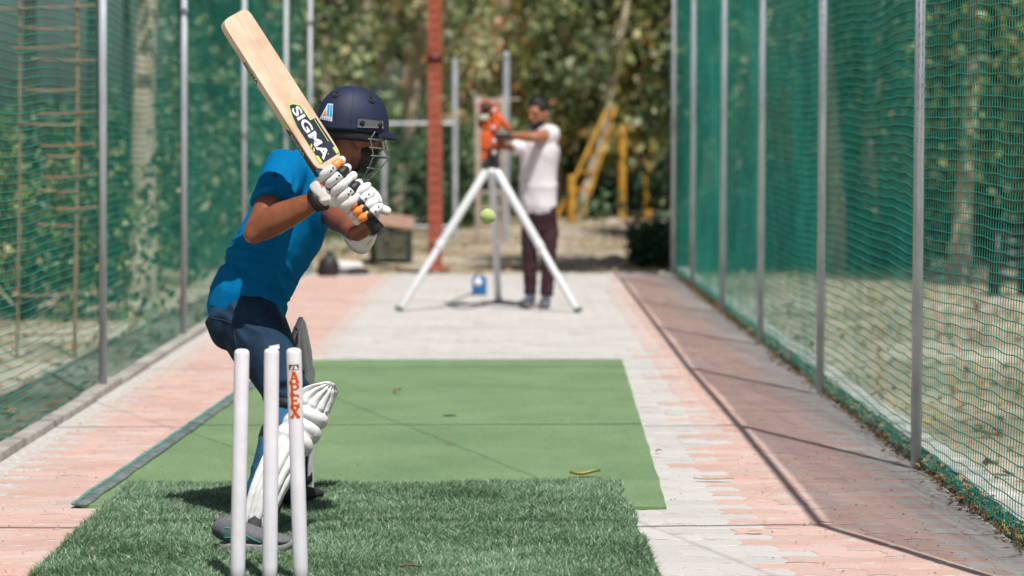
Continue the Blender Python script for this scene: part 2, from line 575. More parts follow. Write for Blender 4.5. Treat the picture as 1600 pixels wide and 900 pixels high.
# ------------------------------------------------------------------ mat and turf
def mat_sheet():
    m = bpy.data.materials.new("green_matting")
    m.use_nodes = True
    nt = m.node_tree; b = pbsdf(m)
    tc = nt.nodes.new("ShaderNodeTexCoord")
    w = nt.nodes.new("ShaderNodeTexWave"); w.inputs["Scale"].default_value = 22; w.inputs["Distortion"].default_value = 1.5; w.bands_direction = 'Y'
    n = nt.nodes.new("ShaderNodeTexNoise"); n.inputs["Scale"].default_value = 75; n.inputs["Detail"].default_value = 6; n.inputs["Roughness"].default_value = 0.75
    n3 = nt.nodes.new("ShaderNodeTexNoise"); n3.inputs["Scale"].default_value = 1.8; n3.inputs["Detail"].default_value = 8; n3.inputs["Roughness"].default_value = 0.7
    for q in (w, n, n3): nt.links.new(tc.outputs["Object"], q.inputs["Vector"])
    r = nt.nodes.new("ShaderNodeValToRGB")
    r.color_ramp.elements[0].position = 0.25; r.color_ramp.elements[0].color = (0.070, 0.145, 0.055, 1)
    r.color_ramp.elements[1].position = 0.75; r.color_ramp.elements[1].color = (0.225, 0.335, 0.155, 1)
    a = nt.nodes.new("ShaderNodeMath"); a.operation = 'MULTIPLY_ADD'; a.inputs[1].default_value = 0.22
    nt.links.new(w.outputs["Fac"], a.inputs[0]); nt.links.new(n.outputs["Fac"], a.inputs[2])
    a2 = nt.nodes.new("ShaderNodeMath"); a2.operation = 'MULTIPLY_ADD'; a2.inputs[1].default_value = 0.55
    nt.links.new(n3.outputs["Fac"], a2.inputs[0]); nt.links.new(a.outputs[0], a2.inputs[2])
    a3 = nt.nodes.new("ShaderNodeMath"); a3.operation = 'SUBTRACT'; a3.inputs[1].default_value = 0.40
    nt.links.new(a2.outputs[0], a3.inputs[0])
    nt.links.new(a3.outputs[0], r.inputs[0]); nt.links.new(r.outputs[0], b.inputs["Base Color"])
    b.inputs["Roughness"].default_value = 0.9; b.inputs["Specular IOR Level"].default_value = 0.15
    b.inputs["Sheen Weight"].default_value = 0.2
    bp = nt.nodes.new("ShaderNodeBump"); bp.inputs["Distance"].default_value = 0.004; bp.inputs["Strength"].default_value = 0.8
    nt.links.new(a.outputs[0], bp.inputs["Height"]); nt.links.new(bp.outputs[0], b.inputs["Normal"])
    return m
c0, c1, c2, c3 = G(127, 790, .01), G(1042, 792, .01), G(972, 561, .01), G(452, 562, .01)
def bil(u, v):
    return (c0 * (1 - u) + c1 * u) * (1 - v) + (c3 * (1 - u) + c2 * u) * v
mroot = empty("green_mat", (0, 9, 0))
tag(mroot, "flat green cricket matting with a grey rolled edge down its left side", "mat")
b = MB(); nu, nv = 50, 110
for sgn in (0,):
    vs = []
    for j in range(nv + 1):
        for i in range(nu + 1):
            p = bil(i / nu, j / nv)
            p.z = 0.011 + 0.0035 * noise.noise(Vector((p.x * 1.5, p.y * 2.0, 3))) + 0.0012 * noise.noise(Vector((p.x * 9, p.y * 12, 9)))
            if i in (0, nu): p.x += 0.006 * noise.noise(Vector((p.y * 3, i, 0)))
            if j in (0, nv): p.y += 0.01 * noise.noise(Vector((p.x * 4, j, 0)))
            vs.append(p)
    fs = [(j * (nu + 1) + i, j * (nu + 1) + i + 1, (j + 1) * (nu + 1) + i + 1, (j + 1) * (nu + 1) + i) for j in range(nv) for i in range(nu)]
    b.add(vs, fs)
    # thin side skirts
    for lst in ([j * (nu + 1) + nu for j in range(nv + 1)], [i for i in range(nu + 1)], [j * (nu + 1) for j in range(nv, -1, -1)], [nv * (nu + 1) + i for i in range(nu, -1, -1)]):
        top = [vs[q] for q in lst]; bot = [Vector((p.x, p.y, 0.001)) for p in top]
        n_ = len(top)
        b.add(top + bot, [(k, n_ + k, n_ + k + 1, k + 1) for k in range(n_ - 1)])
b.build("matting", mat_sheet(), mroot)
# grey folded edge
b = MB()
E0, E1 = c0.copy(), c3.copy()
pts = [E0.lerp(E1, t / 60) + Vector((0.008 * noise.noise(Vector((t * .5, 0, 0))), 0, 0.004)) for t in range(61)]
b.tube(pts, [(0.028, 0.008)] * 61, 8, ref=(1, 0, 0))
b.build("folded_edge", mat("grey_backing", (0.12, 0.15, 0.145), 0.9, 0.5, 18, 0.4, 120), mroot)
b = MB()
b.tube([p + Vector((-0.030, 0, 0.004)) for p in pts], 0.008, 6, ref=(1, 0, 0))
b.build("edge_binding", mat("teal_binding", (0.10, 0.26, 0.21), 0.9, 0.3, 30), mroot)

def fnoise(a, b_, s):
    """cheap smooth 2-D noise on arrays"""
    r = np.zeros(np.broadcast(a, b_).shape)
    rr = np.random.default_rng(s)
    for k in range(9):
        fx, fy, ph = rr.normal(0, 1), rr.normal(0, 1), rr.uniform(0, 6.28)
        r = r + np.sin(a * fx * 1.5 + b_ * fy * 1.5 + ph)
    return r / 3.5

def turf():
    X0, X1, Y0, Y1 = -1.455, 0.475, 6.6, 9.33
    n = 210000
    x = rng.uniform(X0, X1, n); y = rng.uniform(Y0, Y1, n)
    # mow out the outline a little unevenly
    yo = Y1 + 0.02 * np.sin(x * 7) + 0.015 * np.sin(x * 23 + 1)
    xo = X1 - 0.02 * (y - 8) + 0.012 * np.sin(y * 9)
    keep = (y < yo) & (x < xo)
    x = x[keep]; y = y[keep]; n = len(x)
    und = 0.007 * (np.sin(x * 3.1 + 1.7 * np.sin(y * 2.3)) * np.cos(y * 4.1 + x * 1.3)) + 0.012
    h = rng.uniform(0.014, 0.030, n) * (1 + 0.18 * fnoise(x * 9, y * 9, 5))
    ang = rng.uniform(0, 2 * np.pi, n)
    # lean field
    lx = 0.006 * fnoise(x * 9, y * 8, 3) + rng.normal(0, 0.011, n)
    ly = 0.006 * fnoise(x * 8, y * 9, 4) - 0.002 + rng.normal(0, 0.011, n)
    w = rng.uniform(0.0011, 0.0019, n)
    dx = np.cos(ang) * w; dy = np.sin(ang) * w
    V = np.zeros((n, 5, 3))
    V[:, 0] = np.stack([x - dx, y - dy, und - 0.002], 1)
    V[:, 1] = np.stack([x + dx, y + dy, und - 0.002], 1)
    V[:, 2] = np.stack([x + dx * .8 + lx * .4, y + dy * .8 + ly * .4, und + h * .6], 1)
    V[:, 3] = np.stack([x - dx * .8 + lx * .4, y - dy * .8 + ly * .4, und + h * .6], 1)
    V[:, 4] = np.stack([x + lx * 1.2, y + ly * 1.2, und + h], 1)
    base = (np.arange(n) * 5)[:, None]
    F = np.concatenate([base + np.array([0, 1, 2]), base + np.array([0, 2, 3]), base + np.array([3, 2, 4])], 0)
    tone = np.repeat(rng.uniform(0, 1, n), 5)
    me = np_mesh("turf_pile", V.reshape(-1, 3), F, "tone", tone)
    m = ramp_mat("turf_blades", "tone", [(0, (0.075, 0.17, 0.085)), (0.5, (0.19, 0.325, 0.18)), (0.85, (0.34, 0.46, 0.31)), (1.0, (0.54, 0.60, 0.46))], 0.38, 0.2, spec=0.5)
    o = link_mesh("artificial_turf", me, None, False, m)
    tag(o, "strip of dark long-pile artificial turf around the batting crease", "turf", kind="stuff")
    b = MB()
    nu, nv = 40, 56
    vs = []
    for j in range(nv + 1):
        for i in range(nu + 1):
            xx = X0 + (X1 - 0.005 - X0) * i / nu; yy = Y0 + (Y1 - 0.01 - Y0) * j / nv
            u = 0.007 * (math.sin(xx * 3.1 + 1.7 * math.sin(yy * 2.3)) * math.cos(yy * 4.1 + xx * 1.3)) + 0.012
            vs.append((xx - (0.02 * (yy - 8) if i == nu else 0), yy, u + 0.014 * (1 if 0 < i < nu and 0 < j < nv else 0) * 0 + 0.0145 - 0.01 * 0))
    fs = [(j * (nu + 1) + i, j * (nu + 1) + i + 1, (j + 1) * (nu + 1) + i + 1, (j + 1) * (nu + 1) + i) for j in range(nv) for i in range(nu)]
    vs = [(v[0], v[1], v[2] - 0.012 + 0.004) for v in vs]
    b.add(vs, fs)
    s = b.build("turf_backing", mat("turf_backing", (0.03, 0.075, 0.035), 0.95, 0.3, 60), smooth=True)
    tag(s, kind="structure")
turf()

# ------------------------------------------------------------------ fences
NET_H = 3.0
right_posts = [(1.70, 6.9), (1.70, 9.87), (1.685, 12.77), (1.70, 15.9), (1.715, 18.8), (1.735, 22.1), (1.69, 24.0)]
left_posts = [(-2.19, 6.3), (-2.18, 9.65), (-2.165, 12.97), (-2.17, 16.3), (-2.12, 19.6), (-2.08, 22.9), (-1.96, 24.25)]

def fence_posts(posts, side, grp, labels):
    first = None
    gm = M['galv'] if side > 0 else M['galv_dimmed']  # right posts painted paler against the net's shade, left ones darker against the sun
    for (x, y), lab in zip(posts, labels):
        root = empty("fence_post", (x, y, 0))
        tag(root, lab, "fence post", grp)
        lean = 0.03 if side < 0 else 0.0
        if first is None:
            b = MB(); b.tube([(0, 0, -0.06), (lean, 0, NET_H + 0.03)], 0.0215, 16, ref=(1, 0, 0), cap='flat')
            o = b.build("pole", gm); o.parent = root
            b = MB(); b.tube([(lean, 0, NET_H + 0.02), (lean, 0, NET_H + 0.05)], 0.026, 12, ref=(1, 0, 0))
            o2 = b.build("post_cap", M['galv']); o2.parent = root
            first = (o, o2)
        else:
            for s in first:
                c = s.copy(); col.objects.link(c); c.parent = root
ordR = ["nearest", "second", "third", "fourth", "fifth", "sixth", "seventh", "farthest"]
fence_posts(right_posts, 1, "steel posts of the right-hand net", [
    "galvanised net post on the right, next to the camera's side of the stumps",
    "thick grey net post standing in leaf litter, nearest in view on the right", "grey net post on the right, second in view from the camera",
    "grey net post on the right, third in view from the camera", "grey net post on the right, fourth in view from the camera",
    "grey net post on the right, last but one before the lane end", "grey net post at the far right corner of the lane"])
fence_posts(left_posts, -1, "steel posts of the left-hand net", [
    "galvanised net post on the left, level with the stumps' near side",
    "galvanised net post on the left, level with the batsman", "pale grey net post behind the left kerb, nearest in view on the left",
    "pale grey net post on the left, second in view from the camera", "pale grey net post between the batsman's back and the raised bat",
    "pale grey net post just left of the helmet above the bat", "pale grey net post at the far left corner of the lane"])

def rails(posts, side, lab):
    b = MB()
    lean = 0.03 if side < 0 else 0.0
    b.tube([(x + lean, y, NET_H + 0.04) for x, y in posts], 0.0185, 10, ref=(0, 0, 1))
    o = b.build("top_rail", M['galv'])
    tag(o, lab, "rail", "top rails of the practice nets")
rails(right_posts, 1, "long galvanised top rail over the right-hand posts")
rails(left_posts, -1, "long galvanised top rail over the left-hand posts")
for k, ((xr, yr), (xl, yl)) in enumerate(zip(right_posts, left_posts)):
    b = MB()
    n = 24
    wob = rng.normal(0, 0.004, n + 1)
    b.tube([(xr + (xl - xr) * t / n, yr + (yr - 0.1 - yr) * (t / n) * 0.3 + wob[t], NET_H + 0.06 - 0.10 * math.sin(math.pi * t / n)) for t in range(n + 1)], 0.011, 6, ref=(0, 0, 1))
    o = b.build("tie_cable", M['galv'])
    tag(o, "thin sagging tie cable strung over the lane, %s counting from the stumps" % ["first", "second", "third", "fourth", "fifth", "sixth", "seventh"][k], "cable", "tie cables over the lane")

def net(name, posts, side, lab, cell, y0, y1, seed, rh=0.0023, rv=0.0017):
    xs = np.array([p[0] for p in posts]); ys = np.array([p[1] for p in posts])
    def surf(Y, H):
        bx = np.interp(Y, ys, xs) + side * 0.030
        # phase between posts
        idx = np.clip(np.searchsorted(ys, Y) - 1, 0, len(ys) - 2)
        t = (Y - ys[idx]) / (ys[idx + 1] - ys[idx])
        sag = np.sin(np.pi * np.clip(t, 0, 1))
        X = bx + side * (0.03 * sag * np.sin(np.pi * H / NET_H)) + 0.006 * fnoise(Y * 1.2, H * 1.4, seed) * sag + 0.0015 * fnoise(Y * 5, H * 4, seed + 9)
        Z = H - 0.050 * sag * (H / NET_H) + 0.020 * fnoise(Y * 1.3, H * 1.0, seed + 1) + 0.0055 * fnoise(Y * 6, H * 2.2, seed + 2)
        Z = np.maximum(Z, 0.006) - (0.05 if side < 0 else 0.02) * (H < 0.05)
        Yd = Y + 0.010 * fnoise(Y * 1.0, H * 1.9, seed + 3) + 0.002 * fnoise(Y * 8, H * 6, seed + 4)
        return np.stack([X, Yd, Z], -1)
    Hs = np.arange(0.0, NET_H + 0.01, cell * 0.93)
    Yh = np.arange(y0, y1, 0.05)
    A = surf(Yh[None, :] + 0 * Hs[:, None], Hs[:, None] + 0 * Yh[None, :])
    V1, F1 = np_tubes(A, rh, (1, 0, 0), (0, 0, 1))
    Yv = np.arange(y0, y1, cell)
    Hv = np.arange(0.0, NET_H + 0.03, cell * 0.93)
    B = surf(Yv[:, None] + 0 * Hv[None, :], Hv[None, :] + 0 * Yv[:, None])
    B[:, 1::2, 1] += 0.0030
    V2, F2 = np_tubes(B, rv, (1, 0, 0), (0, 1, 0))
    # knots where near enough to be seen
    kn = B[(Yv < 14)]; kn = kn.reshape(-1, 3)
    o6 = np.array([[1, 0, 0], [-1, 0, 0], [0, 1, 0], [0, -1, 0], [0, 0, 1], [0, 0, -1]]) * 0.0040
    V3 = (kn[:, None, :] + o6[None]).reshape(-1, 3)
    f8 = np.array([[0, 2, 4], [2, 1, 4], [1, 3, 4], [3, 0, 4], [2, 0, 5], [1, 2, 5], [3, 1, 5], [0, 3, 5]])
    F3 = (np.arange(len(kn))[:, None, None] * 6 + f8[None]).reshape(-1, 3)
    F3 = np.concatenate([F3, F3[:, 2:3]], 1)  # padded below
    # slack gathered along the ground
    ex = []
    for k in range(7):
        Yg = np.arange(y0, y1, 0.03)
        X = np.interp(Yg, ys, xs) + side * (0.03 + 0.012 * k * (0.5 + 0.5 * np.sin(Yg * 1.3 + k))) + 0.02 * fnoise(Yg * 6, Yg * 0 + k * 5, seed + 20 + k)
        Z = 0.012 + 0.02 * np.abs(fnoise(Yg * 5, Yg * 0 + k * 3, seed + 40 + k)) + 0.004 * k - (0.04 if side < 0 else 0.0)
        ex.append(np.stack([X, Yg + 0.02 * fnoise(Yg * 9, Yg * 0 + k, seed + k), Z], -1))
    V4, F4 = np_tubes(np.array(ex), 0.0022, (1, 0, 0), (0, 0, 1))
    V = np.concatenate([V1, V2, V4]); F = np.concatenate([F1, F2 + len(V1), F4 + len(V1) + len(V2)])
    me = np_mesh(name, V, F)
    bm = bmesh.new(); bm.from_mesh(me)
    me2 = np_mesh("k", V3, F3[:, :3])
    bm.from_mesh(me2); bm.to_mesh(me); bm.free()
    o = link_mesh(name, me, None, True, M['net'])
    tag(o, lab, "net")
    return o
net("net", right_posts, 1, "green mesh netting hung along the right side of the lane", 0.044, 6.92, 24.0, 11)
net("net", left_posts, -1, "green mesh netting hung along the left side of the lane", 0.044, 8.0, 24.25, 31, rv=0.0014)

for k_, (g0_, g1_) in enumerate((((1185, 890), (600, 655)), ((560, 772), (130, 620)))):
    A0, A1 = G(*g0_), G(*g1_)
    sh_ = Vector((tosun.x, tosun.y, tosun.z)) * ((NET_H + 0.12) / tosun.z)
    d_ = (A1 - A0); A0 -= d_ * .25; A1 += d_ * .25
    b = MB(); n = 20
    b.tube([A0.lerp(A1, t / n) + sh_ + Vector((0, 0, -.06 * math.sin(math.pi * t / n))) for t in range(n + 1)], .0032, 6, ref=(0, 0, 1))
    o = b.build("slack_wire", M['galv']); tag(o, ["slack wire crossing slantwise overhead towards the right-hand net", "slack wire crossing slantwise overhead towards the left-hand net"][k_], "wire")

# ------------------------------------------------------------------ foliage builders
GAPS = [(612, 112, 40, 46), (516, 118, 24, 30), (560, 60, 16, 22), (708, 70, 20, 34), (812, 30, 18, 20), (760, 100, 14, 22), (655, 165, 16, 30), (585, 20, 18, 14)]
def in_gap(q):
    # openings between the far crowns where the sky shows (direction from the lane, far trees only)
    if q[1] < 35: return False
    u = 787 + FPX * q[0] / q[1]; v = 220 - FPX * (q[2] - 1.35) / q[1]
    return any(((u - a) / c_) ** 2 + ((v - b_) / d_) ** 2 < 1 for a, b_, c_, d_ in GAPS)

def leaf_mesh(name, centers, sig, per, size, tones, m, parent, droop=0.4, attr_bias=None):
    c = np.array([tuple(q) for q in centers if not in_gap(q)])
    if np.ndim(sig): sig = [s_ for s_, q in zip(sig, centers) if not in_gap(q)]
    n = len(c) * per
    ctr = np.repeat(c, per, 0)
    sg = np.repeat(np.array(sig), per)[:, None] if np.ndim(sig) else sig
    pos = ctr + rng.normal(0, 1, (n, 3)) * sg * np.array([1, 1, 0.75])
    pos[:, 2] = np.maximum(pos[:, 2], 0.0)
    d = rng.normal(0, 1, (n, 3)); d[:, 2] -= droop * 2
    d /= np.linalg.norm(d, axis=1)[:, None]
    q = rng.normal(0, 1, (n, 3)); q -= d * (q * d).sum(1)[:, None]; q /= np.linalg.norm(q, axis=1)[:, None]
    L = size * rng.uniform(0.6, 1.3, n)[:, None]; W = L * rng.uniform(0.22, 0.36, n)[:, None]
    V = np.stack([pos, pos + d * L * .45 + q * W, pos + d * L, pos + d * L * .5 - q * W], 1)
    F = (np.arange(n)[:, None] * 4 + np.arange(4)[None])
    ct = np.repeat(rng.uniform(-0.30, 0.26, len(c)), per)
    tone = np.clip(rng.normal(tones[0], tones[1], n) + ct, 0, 1)
    me = np_mesh(name, V.reshape(-1, 3), F, "tone", np.repeat(tone, 4))
    return link_mesh(name, me, parent, False, m)

def tree(name, base, height, r, lean, crown, lab, cat="tree", grp=None, bark='bark', leaf='leaf', per=70, size=0.14,
         tones=(0.5, 0.2), limbs=5, nodes=60, fork=None, sigma=0.28):
    """base point, leaning trunk, limbs that end in leaf clumps inside the crown box (x0,x1,y0,y1,z0,z1)"""
    base = Vector(base)
    root = empty(name, base)
    tag(root, lab, cat, grp)
    top = base + Vector((lean[0], lean[1], height))
    b = MB()
    n = 8
    pts = []; rad = []
    ph = random.uniform(0, 9)
    for i in range(n + 1):
        t = i / n
        p = base.lerp(top, t) + Vector((0.12 * math.sin(t * 5 + ph) * t, 0.1 * math.cos(t * 4 + ph) * t, 0))
        pts.append(p); rad.append(r * (1.25 - 0.25 * min(1, t * 6)) * (1 - 0.6 * t))
    pts[0] = pts[0] - Vector((0, 0, 0.1))
    b.tube(pts, rad, 12, ref=(1, 0, 0), sub=2)
    x0, x1, y0, y1, z0, z1 = crown
    ends = []
    for k in range(nodes):
        ends.append(Vector((random.uniform(x0, x1), random.uniform(y0, y1), z0 + (z1 - z0) * random.random())))
    for k in range(limbs):
        e = random.choice(ends)
        t = random.uniform(0.45, 0.95)
        i = int(t * n)
        s = pts[i]
        mid = s.lerp(e, 0.5) + Vector((random.uniform(-.2, .2), random.uniform(-.2, .2), random.uniform(0, .35)))
        rr = rad[i] * 0.55
        b.tube([s, s.lerp(mid, .5), mid, e], [rr, rr * .8, rr * .6, rr * .25], 7, ref=(1, 0, 0.2), sub=3)
        for q in range(3):
            e2 = random.choice(ends)
            if (e2 - e).length < 2.5:
                b.tube([mid, mid.lerp(e2, .5) + Vector((0, 0, .1)), e2], [rr * .4, rr * .28, rr * .12], 5, ref=(1, 0, .2), sub=2)
    b.build("trunk", M[bark], root)
    leaf_mesh("crown", ends, [random.uniform(0.6, 1.3) * sigma for _ in ends], per, size, tones, M[leaf], root)
    return root

def bush(name, c, sx, sy, h, lab, cat="bush", grp=None, leaf='leafdark', n=30, per=60, size=0.11, tones=(0.5, 0.22), sigma=0.2):
    root = empty(name, (c[0], c[1], 0))
    tag(root, lab, cat, grp)
    ends = [Vector((c[0] + random.gauss(0, sx / 2.2), c[1] + random.gauss(0, sy / 2.2), abs(random.uniform(0.02, 1)) ** 0.8 * h)) for _ in range(n)]
    b = MB()
    for k in range(max(5, n // 4)):
        e = ends[k]
        b.tube([(c[0] + random.uniform(-.15, .15), c[1] + random.uniform(-.15, .15), -0.06), Vector((c[0], c[1], 0)).lerp(e, .6), e], [0.022, 0.014, 0.005], 5, ref=(1, 0, .1), sub=2)
    b.build("stem", M['darkbark'], root)
    leaf_mesh("foliage", ends, [random.uniform(.7, 1.3) * sigma for _ in ends], per, size, tones, M[leaf], root)
    return root

# --- trees beyond the lane end
GT = "trees beyond the end of the lane"
def XG(px, Y): return P(px, 300, Y).x
tree("tree", (XG(492, 44), 44, 0), 7, 0.15, (0.55, 0), (XG(430, 44), XG(560, 44), 42, 46, 2.7, 6.5), "pale trunked tree above and left of the helmet", "tree", GT, size=0.2, tones=(0.62, 0.2), nodes=30)
tree("tree", (XG(562, 42), 42, 0), 7, 0.12, (0.4, 0.2), (XG(520, 42), XG(640, 42), 40, 44, 2.9, 6.5), "pale trunked tree directly above the helmet, left of the sky gap", "tree", GT, size=0.2, tones=(0.62, 0.2), nodes=60)
tree("tree", (XG(612, 38), 38, 0), 6, 0.095, (1.1, 0), (XG(590, 38), XG(760, 38), 36.5, 40, 2.5, 5.6), "leaning pale tree whose forked limb passes behind the red post", "tree", GT, size=0.18, tones=(0.64, 0.2), nodes=40, limbs=8)
tree("tree", (XG(800, 47), 47, 0), 7, 0.25, (-0.3, 0), (XG(700, 47), XG(850, 47), 45, 50, 1.7, 6.5), "light green feathery tree between the red post and the man in white", "tree", GT, size=0.2, tones=(0.74, 0.16), nodes=85, per=70)
tree("tree", (XG(868, 45), 45, 0), 5.5, 0.09, (0.1, 0), (XG(832, 45), XG(960, 45), 43.5, 47, 1.25, 5.4), "yellow-green mango tree behind the man in white", "tree", GT, leaf='leafyel', size=0.22, tones=(0.60, 0.24), nodes=130, per=60, sigma=0.27)
tree("tree", (XG(1040, 45), 46, 0), 5, 0.09, (-0.15, 0), (XG(935, 44), XG(1085, 44), 43, 46.5, 1.05, 5.2), "dense yellow-green mango tree over the yellow posts at the lane end", "tree", GT, leaf='leafyel', size=0.21, tones=(0.54, 0.25), nodes=140, per=60, sigma=0.27)
tree("tree", (XG(905, 43), 43, 0), 4, 0.10, (1.0, 0), (XG(860, 43), XG(960, 43), 42.5, 44, 1.7, 4.0), "slim leaning pale tree beside the yellow climbing frame", "tree", GT, size=0.16, tones=(0.45, 0.2), nodes=30, per=50)

for k_, (px0, YY, rr, ln, hh, lb) in enumerate(((500, 39, .11, .30, 5.5, "slender pale trunk seen above the bat shoulder, left of the helmet"), (552, 39.5, .11, .35, 6, "pale trunk rising directly behind the top of the helmet"),
        (618, 39, .085, .40, 5, "thin pale trunk just left of the red post"), (655, 47, .09, -.6, 5.5, "pale trunk leaning left behind the red post"), (730, 50, .09, .3, 6, "far pale trunk between the red post and the machine"), (835, 47, .08, .25, 6, "far pale trunk behind the operator's head"))):
    x_ = XG(px0, YY)
    tree("tree", (x_, YY, 0), hh, rr, (ln, 0), (x_ - .9, x_ + .9, YY + .5, YY + 2.0, 2.6, 5.5), lb, "tree", GT, size=0.2, tones=(.65, .2), nodes=12, per=45, limbs=7, sigma=.25)
GB = "bushes beyond the end of the lane"
bush("bush", (XG(640, 39), 39), 1.3, 1.2, 1.35, "low dark green bush behind the grey wire fence, left of the red post", grp=GB, n=60, per=70, size=0.15)
bush("bush", (XG(520, 36), 36), 1.2, 1.2, 1.3, "dark green bush behind the batsman's helmet and shoulder", grp=GB, n=50, per=70, size=0.15)
bush("bush", (XG(730, 41), 41), 1.2, 1.2, 1.5, "dark green bush behind the bowling machine", grp=GB, n=60, per=70, size=0.15, tones=(0.55, .2))
bush("bush", (XG(990, 48.5), 48.5), 1.8, 1.2, 1.6, "deep green bush behind the two yellow posts", grp=GB, n=70, per=70, size=0.15, tones=(0.3, .2))
bush("bush", (XG(870, 48), 48), 1.3, 1.2, 1.8, "mixed green bush behind the man in white", grp=GB, n=60, per=70, size=0.15, tones=(0.6, .2), leaf='leaf')

# far wood
n = 420
ends = [Vector((random.uniform(-15, 17), random.uniform(52, 62), random.uniform(0, 1) ** 1.1 * 8.0)) for _ in range(n)]
# gaps where the sky shows
ends = [e for e in ends if not (abs(e.x - P(615, 110, e.y).x) < 0.9 and 2.0 < e.z < 4.3) and not (e.x < P(335, 100, e.y).x and e.z > 1.5) and not (random.random() < (0.86 if P(830, 100, e.y).x > e.x > P(470, 100, e.y).x else 0.45) and e.z > 1.9)]
o = leaf_mesh("far_wood", ends, [0.7] * len(ends), 170, 0.36, (0.72, 0.22), M['leafdark'], None)
tag(o, "distant band of woodland that closes the view behind the nets", "woodland", kind="stuff")

# --- trees beyond the left net
GL = "trees beyond the left-hand net"
tree("tree", P(222, 470, 21.5).xy.to_3d(), 6, 0.125, (0.20, 0.3), (-3.6, -2.6, 20.5, 23, 3.0, 5.0), "thick pale leaning trunk behind the left net, between its two nearest posts", "tree", GL, size=0.13, tones=(0.5, .2), nodes=12, per=40)
tree("tree", P(70, 470, 23).xy.to_3d(), 6, 0.075, (-0.25, 0), (-5.6, -4.2, 22, 24, 3.2, 5.0), "thin crooked dark tree at the far left, behind the bamboo frame", "tree", GL, bark='darkbark', size=0.12, nodes=8, per=30, limbs=3)
tree("tree", P(160, 460, 25).xy.to_3d(), 6, 0.07, (-0.28, 0), (-5, -4, 24, 26, 3.6, 5.2), "slender dark tree leaning left beside the nearest left post", "tree", GL, bark='darkbark', size=0.12, nodes=8, per=30, limbs=3)
tree("tree", P(335, 450, 30).xy.to_3d(), 7, 0.17, (-0.2, 0), (-4.0, -2.6, 28, 32, 1.6, 6), "leafy pale tree behind the left net near the bat's toe", "tree", GL, size=0.16, tones=(0.30, .22), nodes=80, per=60, sigma=.25)
tree("tree", P(440, 440, 34).xy.to_3d(), 7, 0.16, (0.2, 0), (-4.0, -2.0, 32, 36, 1.6, 6), "leafy tree behind the far end of the left net", "tree", GL, size=0.16, tones=(0.30, .22), nodes=80, per=60, sigma=.25)
tree("tree", P(205, 440, 27).xy.to_3d(), 6, 0.06, (0.05, 0), (-4.6, -3.6, 26, 28, 3.4, 5.2), "thin dark trunk close behind the nearest left post", "tree", GL, bark='darkbark', size=0.12, nodes=8, per=30, limbs=3)
GBL = "bushes beyond the left-hand net"
bush("bush", (P(30, 400, 19).x, 19), 1.1, 1.0, 1.25, "yellow-flecked bush at the far left behind the bamboo frame", grp=GBL, n=60, per=60, leaf='leafyel', size=0.09, tones=(0.20, .30))
bush("bush", (P(130, 400, 23).x, 23.5), 1.2, 1.2, 1.5, "green bush behind the nearest left net post", grp=GBL, n=60, per=60, size=0.11, leaf='leaf', tones=(.26, .24))
bush("bush", (P(290, 400, 27).x, 27), 1.1, 1.2, 1.7, "green bush behind the left net, right of the thick pale trunk", grp=GBL, n=60, per=60, size=0.12, leaf='leaf', tones=(.3, .22))
bush("bush", (P(400, 400, 30).x, 30), 1.1, 1.2, 1.6, "dark bush behind the left net and the batsman's back", grp=GBL, n=60, per=60, size=0.13, tones=(.45, .2))
bush("bush", (P(-20, 400, 27).x, 27), 1.6, 1.2, 1.6, "broad bush at the left edge of the view", grp=GBL, n=70, per=60, size=0.12, leaf='leaf', tones=(.45, .2))

# --- trees beyond the right net
GR = "trees beyond the right-hand net"
tree("tree", (P(1500, 300, 24).x, 24, 0), 5.5, 0.10, (0.2, 0), (P(1420, 300, 24).x, P(1640, 300, 24).x, 22.5, 26, 1.25, 4.6), "yellow-green tree behind the nearest right-hand panel of net", "tree", GR, leaf='leafyel', size=0.12, tones=(.22, .27), nodes=110, per=70, sigma=.18)
tree("tree", (P(1360, 300, 28).x, 28, 0), 5.5, 0.11, (0, 0), (P(1270, 300, 28).x, P(1440, 300, 28).x, 26.5, 30, 1.35, 4.6), "yellow-green tree behind the net left of the thick grey post", "tree", GR, leaf='leafyel', size=0.13, tones=(.20, .26), nodes=100, per=70, sigma=.2)
tree("tree", (P(1225, 300, 31).x, 31, 0), 6, 0.12, (0.1, 0), (P(1150, 300, 31).x, P(1290, 300, 31).x, 30, 33, 1.5, 5), "green tree behind the middle posts of the right-hand net", "tree", GR, size=0.15, tones=(.45, .22), nodes=90, per=70, sigma=.2)
tree("tree", (P(1110, 300, 34).x, 34, 0), 6, 0.12, (0, 0), (P(1050, 300, 34).x, P(1170, 300, 34).x, 33, 36, 1.5, 5), "dark green tree behind the far posts of the right-hand net", "tree", GR, size=0.15, tones=(.35, .2), nodes=80, per=70, sigma=.2)
tree("tree", (P(1680, 300, 26).x, 26, 0), 6, 0.14, (0, 0), (P(1590, 300, 26).x, P(1850, 300, 26).x, 25, 28, 1.2, 5), "green tree at the right edge of the view behind the net", "tree", GR, size=0.14, tones=(.4, .22), nodes=90, per=60, sigma=.22)
tree("tree", (3.6, 26.0, 0), 5.5, 0.10, (-0.2, 0), (1.0, 4.4, 23.4, 26.6, 4.7, 5.8), "tree whose boughs shade the ground behind the far right corner", "tree", GR, size=0.17, tones=(.45, .2), nodes=150, per=90, sigma=.22)
